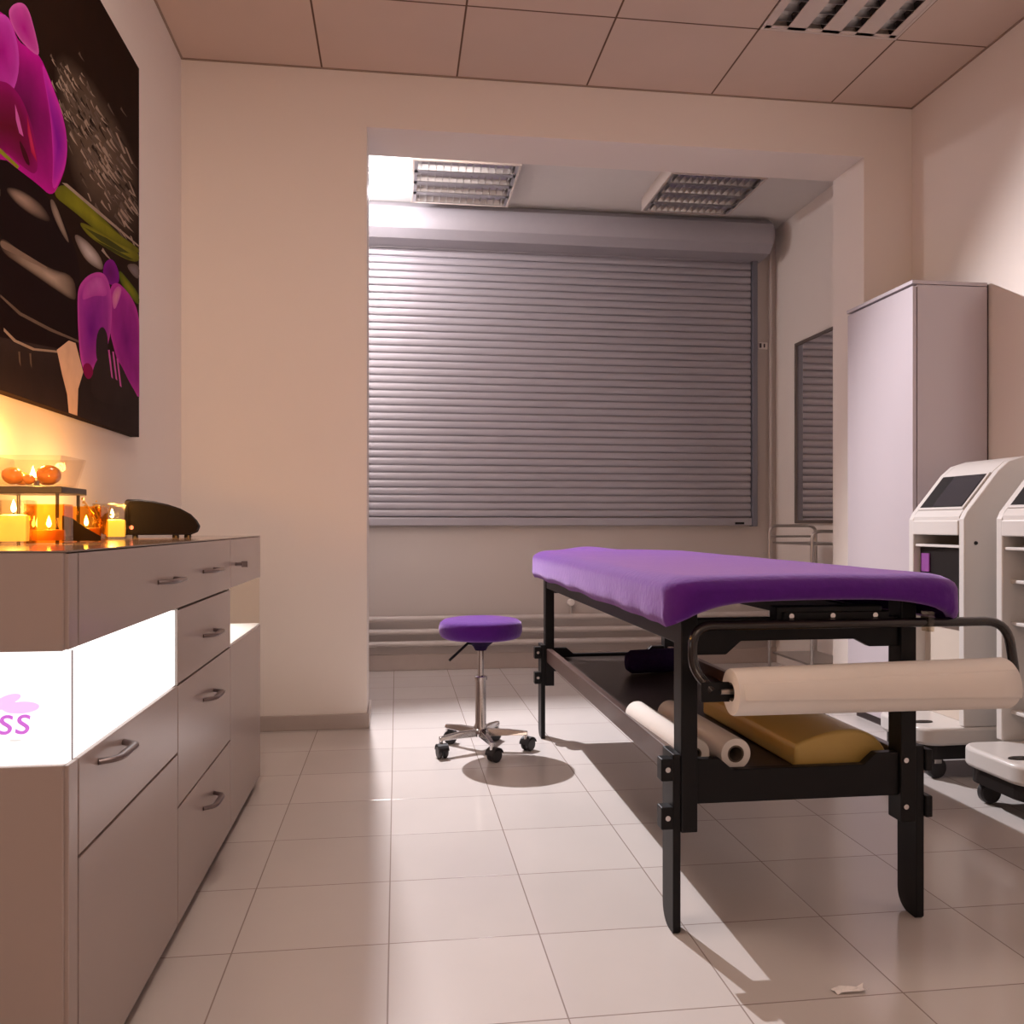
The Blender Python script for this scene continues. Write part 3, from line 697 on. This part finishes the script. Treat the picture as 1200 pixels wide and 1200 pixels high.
poly([(66, 410), (80, 399), (88, 402), (97, 436), (91, 456), (90, 489), (80, 486), (78, 462), (72, 438)], TN)
bm.normal_update()
obj('printed_image', bm, INK, t)

# ------------------------------------------------------------------ stool
sx, sy = 0.335, 3.47
t = thing('stool', 'round purple swivel stool with chrome base beside the massage table', 'stool', (sx, sy, 0))
obj('seat', Lth([(0, .452), (.10, .452), (.145, .455), (.160, .463), (.167, .48), (.168, .50), (.163, .518), (.150, .528), (.12, .533), (.06, .536), (0, .537)], (sx, sy, 0), 48), PURP, t, smooth=60)
obj('seat_mount', Lth([(0, .405), (.022, .405), (.03, .42), (.06, .445), (.075, .453), (0, .453)], (sx, sy, 0), 24), PURPD, t, smooth=40)
obj('lever', T([(sx-.015, sy-.01, .43), (sx-.055, sy-.03, .437), (sx-.13, sy-.06, .375)], .0055, 8), BLACK, t, smooth=40)
obj('piston', Lth([(0, .28), (.0125, .28), (.0125, .41), (0, .41)], (sx, sy, 0), 20), CHROME, t, smooth=40)
obj('column', Lth([(0, .075), (.026, .075), (.027, .10), (.022, .112), (.0215, .285), (.027, .287), (.027, .300), (.018, .304), (0, .304)], (sx, sy, 0), 28), CHROME, t, smooth=35)
obj('hub', Lth([(0, .062), (.034, .062), (.036, .08), (.030, .092), (0, .094)], (sx, sy, 0), 24), CHROME, t, smooth=40)
for k in range(5):
    a = math.radians(-82+72*k); d = Vector((math.cos(a), math.sin(a), 0)); n = Vector((-d.y, d.x, 0)); c = Vector((sx, sy, 0))
    bm = bmesh.new(); ri, ro = .025, .188
    sec = []
    for rr_, z0, z1, w in ((ri, .062, .090, .016), (.11, .064, .088, .013), (ro, .066, .080, .011)):
        p = c+d*rr_; sec.append([bm.verts.new(p+n*w+Vector((0, 0, z0))), bm.verts.new(p-n*w+Vector((0, 0, z0))), bm.verts.new(p-n*w*.7+Vector((0, 0, z1))), bm.verts.new(p+n*w*.7+Vector((0, 0, z1)))])
    for q in range(2):
        for i in range(4): bm.faces.new((sec[q][i], sec[q][(i+1) % 4], sec[q+1][(i+1) % 4], sec[q+1][i]))
    bm.faces.new(sec[0][::-1]); bm.faces.new(sec[2]); bmesh.ops.recalc_face_normals(bm, faces=bm.faces[:])
    lg = obj('leg', bm, CHROME, t, bevel=.002)
    p = c+d*.182; rw = .0265
    ca = obj('caster', T([p+Vector((0, 0, .078)), p+Vector((0, 0, .048))], .008, 10), CHROME, t, smooth=40)
    sw = a+[.5, -.7, .9, 2.2, -.2][k]; rotw = Matrix.Rotation(sw, 4, 'Z') @ AXX
    off = Vector((math.cos(sw+PI/2), math.sin(sw+PI/2), 0))*.014
    for sgn in (-1, 1):
        wc = p+off+Vector((math.cos(sw), math.sin(sw), 0))*(.0115*sgn)+Vector((0, 0, rw))
        obj('wheel', Lth([(0, -.009), (.021, -.009), (rw, -.004), (rw, .004), (.021, .009), (0, .009)], wc, 22, rotw), RUBBER, ca, smooth=40)
    bm = bmesh.new(); hood = []
    for q in range(9):
        b_ = math.radians(15+q*20); hood.append((math.cos(b_)*.031, math.sin(b_)*.031))
    prism(bm, hood+[(u*.9, w*.9) for u, w in hood[::-1]], 'x', -.021, .021)
    bm.transform(Matrix.Translation(p+off+Vector((0, 0, rw))) @ Matrix.Rotation(sw, 4, 'Z'))
    obj('hood', bm, RUBBER, ca)

# ------------------------------------------------------------------ massage table
X0, X1, Y0, Y1 = .572, 1.262, 1.76, 3.70       # outline of the covered top
t = thing('massage_table', 'black framed massage table with brown side rails and lower shelf', 'massage table', (.90, 2.73, 0))
obj('tabletop', B(X0+.02, X1-.02, Y0+.025, Y1-.025, .752, .782), PURPD, t, bevel=.01, seg=3)
LX0, LX1, LY0, LY1 = .626, 1.150, 1.852, 3.62   # posts' near-left corners
def rail_profile(xa, xb, z0, z1, notch):
    w = .055
    return [(xa, z0), (xb, z0), (xb, z1), (xb-w, z1), (xb-w-.03, z1-notch), (xa+w+.03, z1-notch), (xa+w, z1), (xa, z1)]
for k, yy in enumerate((LY0, LY1)):
    for j, xx in enumerate((LX0, LX1)):
        out = -1 if j == 0 else 1
        lg = obj('leg', B(xx, xx+.038, yy, yy+.055, .225, .752), BLACK, t, bevel=.003)
        # extension board on the outside of the post, rounded at the bottom rear corner
        ya_, yb_ = yy+.002, yy+.080; rc = .045
        prf = [(ya_+.006, 0), (yb_-rc, 0)]+[(yb_-rc+rc*math.sin(q*PI/12), rc-rc*math.cos(q*PI/12)) for q in range(1, 7)]+[(yb_, .40), (ya_, .40), (ya_, .006)]
        bm = bmesh.new(); prism(bm, prf, 'x', xx-.0185 if j == 0 else xx+.0385, xx-.0005 if j == 0 else xx+.058)
        obj('leg_extension', bm, BLACK, lg, bevel=.002)
        for zc in (.367, .26):
            xk0, xk1 = (xx-.047, xx-.019) if j == 0 else (xx+.0585, xx+.076)
            ck = obj('clamp_block', B(xk0, xk1, yy-.004, yy+.030, zc-.025, zc+.025), BLACK, lg, bevel=.003)
            obj('bolt', Lth([(0, -.004), (.006, -.004), (.006, 0), (0, 0)], (xx+.010 if j else xx-.033, yy-.0045 if j == 0 else yy-.0005, zc+.002), 12, AXY), CHROME, lg, label='bright bolt head')
for yy in (LY0+.010, LY1+.010):
    bm = bmesh.new(); prism(bm, rail_profile(LX0+.0385, LX1-.0005, .285, .385, .026), 'y', yy, yy+.024); obj('shelf_rail', bm, BLACK, t, bevel=.003)
    bm = bmesh.new()
    w = .07; xa, xb = LX0+.0385, LX1-.0005
    prism(bm, [(xa, .618), (xa+w, .618), (xa+w+.035, .648), (xb-w-.035, .648), (xb-w, .630), (xb, .630), (xb, .700), (xa, .700)], 'y', yy, yy+.024); obj('top_rail', bm, BLACK, t, bevel=.003)
for xx in (LX0+.004, LX1+.010):
    obj('side_rail', B(xx, xx+.024, LY0+.0555, LY1-.001, .326, .384), BROWNW, t, bevel=.003, label='brown wooden side rail')
    obj('top_side_rail', B(xx, xx+.024, LY0+.0555, LY1-.001, .640, .704), BLACK, t, bevel=.003)
obj('shelf', B(LX0+.029, LX1+.0095, LY0+.036, LY1+.008, .334, .346), SHELF, t)
# headrest bracket
bm = bmesh.new(); box(bm, .835, 1.085, 1.822, 1.861, .700, .728); box(bm, .848, 1.098, 1.815, 1.823, .690, .716)
br = obj('headrest_bracket', bm, BLACK, t, bevel=.002)
for xx in (.865, .962, 1.063):
    obj('bolt', Lth([(0, -.003), (.006, -.003), (.006, 0), (0, 0)], (xx, 1.8145 if xx > .9 else 1.8145, .708), 12, AXY), CHROME, br)
# roll holder: bent tube across the end
YH = 1.795
pts = fillet([(.665, 1.767, .555), (.632, YH, .600), (.632, YH, .692), (1.372, YH, .692), (1.385, YH-.01, .565), (1.34, YH-.022, .556)], .055, 7)
rh = obj('roll_holder', T(pts, .0105, 12), BLACKTUBE, t, smooth=50, label='glossy black bent tube across the table end')
obj('roll_arm', B(.640, .712, 1.763, 1.770, .533, .575), BLACK, rh, bevel=.002)
obj('roll_pin', T([(.68, 1.757, .556), (.76, 1.757, .556)], .006, 8), STEEL, rh, smooth=40)
obj('pin_arm', T([(1.24, 1.757, .559), (1.36, 1.772, .557)], .006, 8), STEEL, rh, smooth=40)
bm = bmesh.new(); hollow(bm, 1.172, 1.186, 1.782, 1.81, .672, .716, .002); obj('cable_tie', bm, GLASS, rh)

# ---- purple fitted cover
def rr_pts(inset, n=14, m=40):
    x0, x1, y0, y1 = X0+inset, X1-inset, Y0+inset, Y1-inset
    r = max(.02, .075-inset*.4); out = []
    r = min(r, (x1-x0)/2-.001)
    def seg(a, b, k):
        for i in range(k): t_ = i/k; out.append((a[0]+(b[0]-a[0])*t_, a[1]+(b[1]-a[1])*t_))
    def arc(cx, cy, a0, k):
        for i in range(k): a = a0+PI/2*i/k; out.append((cx+r*math.cos(a), cy+r*math.sin(a)))
    seg((x0+r, y0), (x1-r, y0), 24); arc(x1-r, y0+r, -PI/2, n); seg((x1, y0+r), (x1, y1-r), m); arc(x1-r, y1-r, 0, n)
    seg((x1-r, y1), (x0+r, y1), 24); arc(x0+r, y1-r, PI/2, n); seg((x0, y1-r), (x0, y0+r), m); arc(x0+r, y0+r, PI, n)
    return out
def top_z(x, y):
    e = .7970+.006*(1-((x-.917)/.35)**2)
    e += .016*math.exp(-((x-.80)/.10)**2-((y-3.58)/.07)**2)
    e += .0014*noise.noise(Vector((x*9, y*5, 0)))
    return e
def hem_z(x, y):
    c = (x-.917)/.35
    base = .690+.007*noise.noise(Vector((x*7, y*5, 3)))
    if y < Y0+.09 or y > Y1-.09:
        arch = .064*max(0, 1-abs(c)**4.0)
        base = .683+arch
    return base
bm = bmesh.new(); rings = []
for ins in (.335, .28, .22, .16, .11, .07, .045, .028, .014, .005):
    k = max(0, 1-ins/.05); drop = .022*k**2.2
    rings.append([bm.verts.new((x, y, top_z(x, y)-drop)) for x, y in rr_pts(ins)])
P0 = rr_pts(0)
for f_ in (.0, .22, .45, .7, .88, 1.0):
    ring = []
    for i, (x, y) in enumerate(P0):
        zt = top_z(x, y)-.030; zh = hem_z(x, y); z = zt+(zh-zt)*f_
        nx, ny = x-.917, 0
        wv = .004*f_*noise.noise(Vector((x*14, y*14, z*9)))+.003*f_*math.sin(y*31+x*20)*math.exp(-((y-2.0)/.35)**2)
        cx_, cy_ = min(max(x, X0+.06), X1-.06), min(max(y, Y0+.06), Y1-.06)
        d = Vector((x-cx_, y-cy_)); d = d.normalized() if d.length > 1e-6 else Vector((0, 0))
        tuck = -.010*max(0, f_-.8)/.2
        corner = .012*f_ if (abs(x-.917) > .30 and y < Y0+.06) else 0
        ring.append(bm.verts.new((x+d.x*(wv+tuck+corner*.5), y+d.y*(wv+tuck+corner*.5), z)))
    rings.append(ring)
# turned-under hem
ring = []
for v, (x, y) in zip(rings[-1], P0):
    d = Vector((.917-x, 2.73-y)); dx = .012 if x < .917 else -.012
    ring.append(bm.verts.new((v.co.x+dx, v.co.y+(.012 if y < 2.73 else -.012)*(1 if (y < Y0+.08 or y > Y1-.08) else 0), v.co.z+.006)))
rings.append(ring)
for a, b in zip(rings, rings[1:]):
    n = len(a)
    for k in range(n): bm.faces.new((a[k], b[k], b[(k+1) % n], a[(k+1) % n]))
bm.faces.new(rings[0])
bmesh.ops.recalc_face_normals(bm, faces=bm.faces[:])
tag(obj('table_cover', bm, PURP, smooth=70), 'purple velour fitted cover stretched over the massage table', 'cover')

# ---- paper roll on the holder
def roll(name, label, a, b, r, core, group=None, r2=None, flap=False):
    a, b = Vector(a), Vector(b); L = (b-a).length; r2 = r2 or r
    q = (b-a).to_track_quat('Z', 'Y').to_matrix().to_4x4()
    t = thing(name, label, 'paper roll', (a+b)/2-Vector((0, 0, r)), 0, group)
    bm = bmesh.new(); n = 40; rings = []
    prof = [(core, .004), (core, 0), (r*.97, 0), (r, .004), (r*.5+r2*.5, L*.5), (r2, L-.004), (r2*.97, L), (core, L), (core, L-.004)]
    for rad, z in prof:
        ring = []
        for k in range(n):
            th = 2*PI*k/n; rk = rad*(1+(.004*math.sin(3*th+z*9) if rad > core else 0)); ring.append(bm.verts.new((rk*math.cos(th), rk*math.sin(th), z)))
        rings.append(ring)
    for A, C in zip(rings, rings[1:]+rings[:1]):
        for k in range(n): bm.faces.new((A[k], A[(k+1) % n], C[(k+1) % n], C[k]))
    bmesh.ops.recalc_face_normals(bm, faces=bm.faces[:])
    bm.transform(Matrix.Translation(a) @ q); obj('paper', bm, PAPER, t, smooth=40)
    bm = bmesh.new(); rings = []
    for rad, z in ((core-.0002, .001), (core-.0002, L-.001), (core-.004, L-.001), (core-.004, .001)):
        rings.append([bm.verts.new((rad*math.cos(2*PI*k/24), rad*math.sin(2*PI*k/24), z)) for k in range(24)])
    for A, C in zip(rings, rings[1:]+rings[:1]):
        for k in range(24): bm.faces.new((A[k], A[(k+1) % 24], C[(k+1) % 24], C[k]))
    bmesh.ops.recalc_face_normals(bm, faces=bm.faces[:])
    bm.transform(Matrix.Translation(a) @ q); obj('core', bm, CARD, t, smooth=40)
    if flap:      # the loose end of the paper hugging the lower front of the roll
        bm = bmesh.new(); rows = []
        for i in range(13):
            u = i/12; z = .01+(L-.012)*u; rad = r+(r2-r)*u+.0012
            row = []
            for k in range(13):
                th = math.radians(150+(40+22*u)*k/12-10*u); lift = .0045*(k/12)**2
                row.append(bm.verts.new(((rad+lift)*math.cos(th), (rad+lift)*math.sin(th), z)))
            rows.append(row)
        for A, C in zip(rows, rows[1:]):
            for k in range(12): bm.faces.new((A[k], A[k+1], C[k+1], C[k]))
        # orient so that the flap faces the room
        bm.transform(Matrix.Translation(a) @ q)
        f = obj('loose_sheet', bm, PAPER, t, smooth=60)
        s = f.modifiers.new('thick', 'SOLIDIFY'); s.thickness = .0006
    return t
roll('paper_roll', 'wide beige paper roll hanging on the holder at the table end', (.702, 1.755, .5555), (1.335, 1.755, .560), .050, .020, r2=.056, flap=True)
roll('paper_roll', 'slim white paper roll on the lower shelf next to the brown side rail', (.684, 1.92, .3815), (.668, 2.36, .3815), .034, .014, 'paper rolls on the lower shelf')
roll('paper_roll', 'white paper roll on the lower shelf leaning beside the mustard cushion', (.772, 1.90, .3835), (.756, 2.34, .3835), .0365, .020, 'paper rolls on the lower shelf')
# ---- mustard bolster
def bol(x0, x1):
    w = x1-x0; pts = [(x0, 0), (x0, .046), (x0+.006, .053)]
    for k in range(1, 6):
        u = k/6; pts.append((x0+w*.6*u, .053+.030*math.sin(u*PI/2)))
    for k in range(0, 13):
        a = PI/2*k/12; pts.append((x1-w*.40+w*.40*math.sin(a), .083*math.cos(a)))
    return pts
bm = bmesh.new(); prism(bm, bol(-.115, .120), 'y', -.29, .29)
bm.transform(Matrix.Translation((1.026, 2.195, .3465)) @ Matrix.Rotation(.02, 4, 'Z'))
tag(obj('bolster_cushion', bm, MUST, bevel=.008, smooth=35, seg=3), 'mustard yellow half round bolster cushion on the lower shelf', 'cushion')
# dark rolled towels at the far end of the shelf
bm = T([(.86, 3.18, .392), (.88, 3.18, .392), (1.0, 3.20, .392), (1.12, 3.22, .392), (1.135, 3.22, .392)], [.030, .044, .0455, .044, .030], 24, flat=1.0)
tag(obj('rolled_towel', bm, PURPD, smooth=50), 'dark rolled towel lying across the far end of the lower shelf', 'towel')

# ------------------------------------------------------------------ beauty machines
def machine(y0, label, dark):
    W = .335; xf = 2.0; xb = 2.43; y1 = y0+W
    t = thing('beauty_machine', label, 'machine', ((xf+xb)/2, y0+W/2, 0))
    side = [(xf, .19), (xf, .930), (xf+.012, .955), (xf+.135, 1.105), (xf+.175, 1.138), (xf+.24, 1.158), (xf+.33, 1.163), (xb, 1.155), (xb, .19)]
    th = .030
    for ya in (y0, y1-th):
        bm = bmesh.new(); prism(bm, side, 'y', ya, ya+th); sp = obj('side_panel', bm, MACH, t, bevel=.004, smooth=25)
        if ya == y0: obj('screw_cap', Lth([(0, -.004), (.006, -.004), (.007, 0), (0, 0)], (xf+.045, y0, .845), 14, AXY), BEZEL, sp, label='small black screw cap')
    ya, yb = y0+th+.0005, y1-th-.0005
    bm = bmesh.new(); prism(bm, [(xf+.012, .955), (xf+.135, 1.105), (xf+.175, 1.138), (xf+.24, 1.158), (xf+.33, 1.163), (xb, 1.155), (xb, 1.135), (xf+.24, 1.135), (xf+.19, 1.115), (xf+.03, .925), (xf+.002, .925), (xf+.002, .940)], 'y', ya, yb)
    hd = obj('head_shell', bm, MACH, t, smooth=25)
    # screen on the slope
    nrm = Vector((-.15, 0, .123)).normalized(); tang = Vector((.123, 0, .15)).normalized()
    o = Vector((xf+.012, 0, .955))
    def slab(u0, u1, v0, v1, h0, h1):
        bm = bmesh.new(); vs = []
        for h in (h0, h1):
            for (u, v) in ((u0, v0), (u1, v0), (u1, v1), (u0, v1)):
                p = o+tang*u+nrm*h; vs.append(bm.verts.new((p.x, v, p.z)))
        for f in ((3,2,1,0),(4,5,6,7),(0,1,5,4),(1,2,6,5),(2,3,7,6),(3,0,4,7)): bm.faces.new([vs[i] for i in f])
        bmesh.ops.recalc_face_normals(bm, faces=bm.faces[:]); return bm
    obj('screen_frame', slab(.012, .186, ya+.002, yb-.002, .0003, .006), MACH, hd, bevel=.002)
    sb = obj('screen', slab(.022, .176, ya+.012, yb-.012, .0063, .0072), BEZEL, hd)
    obj('display', slab(.026, .172, ya+.016, yb-.085, .0073, .0078), SCRN, sb)
    obj('front_lip', B(xf-.004, xf+.03, ya, yb, .872, .926), MACH, t, bevel=.004)
    obj('tray', B(xf+.008, xf+.10, ya, yb, .826, .836), MACH, t, bevel=.002, label='thin white tray edge under the lip')
    bm = bmesh.new()
    box(bm, xb-.02, xb-.002, ya, yb, .19, 1.13); 
    obj('back_panel', bm, MACHIN, t)
    if dark:
        obj('front_cover', B(xf+.03, xf+.05, ya, yb, .54, .822), BEZEL, t, label='black front cover panel')
        obj('label_plate', B(xf+.024, xf+.0295, yb-.062, yb-.012, .73, .80), PINKL, t, label='violet label plate')
        obj('lower_panel', B(xf+.05, xf+.07, ya, yb, .19, .5395), MACHIN, t, label='beige lower front panel')
    else:
        obj('lining', B(xb-.035, xb-.0205, ya, yb, .19, .82), MACHIN, t)
        for zz in (.715, .575, .28):
            obj('shelf', B(xf+.03, xb-.036, ya, yb, zz, zz+.012), MACH, t, bevel=.003)
    # base with front foot, dark skirt and casters
    def foot(x0, x1, yy0, yy1, r):
        pts = []
        for (cx, cy, a0) in ((x1-.02, yy0+.02, -90), (x1-.02, yy1-.02, 0), (x0+r, yy1-r, 90), (x0+r, yy0+r, 180)):
            rad = .02 if cx > x0+r+.01 else r
            for q in range(7):
                a = math.radians(a0+15*q); pts.append((cx+rad*math.cos(a), cy+rad*math.sin(a)))
        return pts
    bm = bmesh.new(); prism(bm, foot(1.84, xb, y0-.005, y1-.02, .07), 'z', .125, .189); bs = obj('base', bm, MACH, t, bevel=.012, seg=3, smooth=40)
    bm = Lth([(0, 0), (.04, 0), (.038, .004), (0, .005)], (1.905, y0+.10, .1885), 24); 
    for v in bm.verts: v.co.y = y0+.10+(v.co.y-y0-.10)*.45
    obj('foot_grip', bm, BEZEL, bs, smooth=40, label='black oval foot grip')
    bm = bmesh.new(); prism(bm, foot(1.86, xb-.01, y0+.01, y1-.035, .06), 'z', .075, .1245); obj('skirt', bm, BEZEL, bs)
    for cx in (1.92, xb-.06):
        for cy in (y0+.045, y1-.075):
            obj('caster', Lth([(0, -.014), (.032, -.014), (.0375, -.008), (.0375, .008), (.032, .014), (0, .014)], (cx, cy, .0375), 22, AXY), RUBBER, bs, smooth=40)
            obj('caster_fork', B(cx-.014, cx+.014, cy-.018, cy+.018, .055, .0752), STEEL, bs, bevel=.003)
    return t
machine(2.835, 'white machine with tilted screen and black front, nearest the wardrobe', True)
machine(2.335, 'white machine with open beige shelves, cut by the right photo edge', False)

# scrap on the floor
bm = bmesh.new(); rs = random.Random(2); vs = []
for j in range(4):
    vs.append([bm.verts.new((.842+.016*i+rs.uniform(-.004, .004), 1.574+.006*j, .0012+.010*abs(math.sin(i*1.3+j*.9))*(.4+.6*rs.random()))) for i in range(5)])
for a, b in zip(vs, vs[1:]):
    for k in range(4): bm.faces.new((a[k], a[k+1], b[k+1], b[k]))
sc_ = obj('paper_scrap', bm, SCRAP); s = sc_.modifiers.new('thick', 'SOLIDIFY'); s.thickness = .0006
tag(sc_, 'tiny crumpled white paper scrap on the floor tiles in front of massage table', 'scrap')

# ------------------------------------------------------------------ lights: added fills, spotlight, candles
def area(name, loc, size, power, col, rot=(0, 0, 0)):
    l = bpy.data.lights.new(name, 'AREA'); l.shape = 'RECTANGLE'; l.size, l.size_y = size; l.energy = power; l.color = col
    o = bpy.data.objects.new(name, l); COL.objects.link(o); o.location = loc; o.rotation_euler = rot
    return o
area('added_front_fill', (-0.35, YF+.05, 1.75), (1.3, 1.9), 29, (1.0, .82, .70), (PI/2+.12, 0, PI))  # unseen warm fill added at the front wall, which has no doorway
area('added_top_fill', (-0.25, 1.85, ZC-.03), (.58, .58), 18, (1.0, .80, .67))  # unseen warm fill added below the ceiling, belongs to no lamp
sp = bpy.data.lights.new('spot_beam', 'SPOT'); sp.energy = 570; sp.color = (1.0, .955, .985); sp.shadow_soft_size = .016; sp.spot_size = math.radians(100); sp.spot_blend = .42
o = bpy.data.objects.new('spot_beam', sp); COL.objects.link(o); o.location = Vector((BX, BY, BZ))+AIM*.02
o.rotation_euler = (-AIM).to_track_quat('Z', 'Y').to_euler()
CG = (1.0, .45, .09)
for nm, loc, p, c_, rad in (('candle_glow', (-.741, 1.80, ZT+.098), 6.0, CG, .012), ('candle_glow', (-.757, 2.44, ZT+.10), 4.5, CG, .012),
                  ('candle_glow', (-.842, 2.148, 1.085), 1.5, CG, .012), ('spot_spill', (BX+.05, BY+.05, BZ+.03), 19, (1.0, .95, 1.0), .03)):
    l = bpy.data.lights.new(nm, 'POINT'); l.energy = p; l.color = c_; l.shadow_soft_size = rad
    o = bpy.data.objects.new(nm, l); COL.objects.link(o); o.location = loc

w = bpy.data.worlds.new('World'); SC.world = w; w.use_nodes = True
w.node_tree.nodes['Background'].inputs[0].default_value = (0.05, 0.045, 0.05, 1); w.node_tree.nodes['Background'].inputs[1].default_value = 0.2

# ------------------------------------------------------------------ camera
cam = bpy.data.cameras.new('camera'); co = bpy.data.objects.new('camera', cam); COL.objects.link(co)
co.location = (0, 0, CAMZ); co.rotation_euler = (PI/2, 0, -YAW)
cam.sensor_fit = 'HORIZONTAL'; cam.sensor_width = 36.0; cam.lens = 36.0*FPX/1200.0
cam.shift_x = 0.0; cam.shift_y = (HOR-600.0)/1200.0
cam.clip_start = 0.02; cam.clip_end = 50
SC.camera = co
SC.view_settings.view_transform = 'Standard'; SC.view_settings.look = 'None'; SC.view_settings.exposure = 0.0; SC.view_settings.gamma = 1.0
SC.view_settings.use_curve_mapping = False
SC.cycles.max_bounces = 10; SC.cycles.diffuse_bounces = 5; SC.cycles.glossy_bounces = 5; SC.cycles.transparent_max_bounces = 12
SC.cycles.sample_clamp_indirect = 4.0
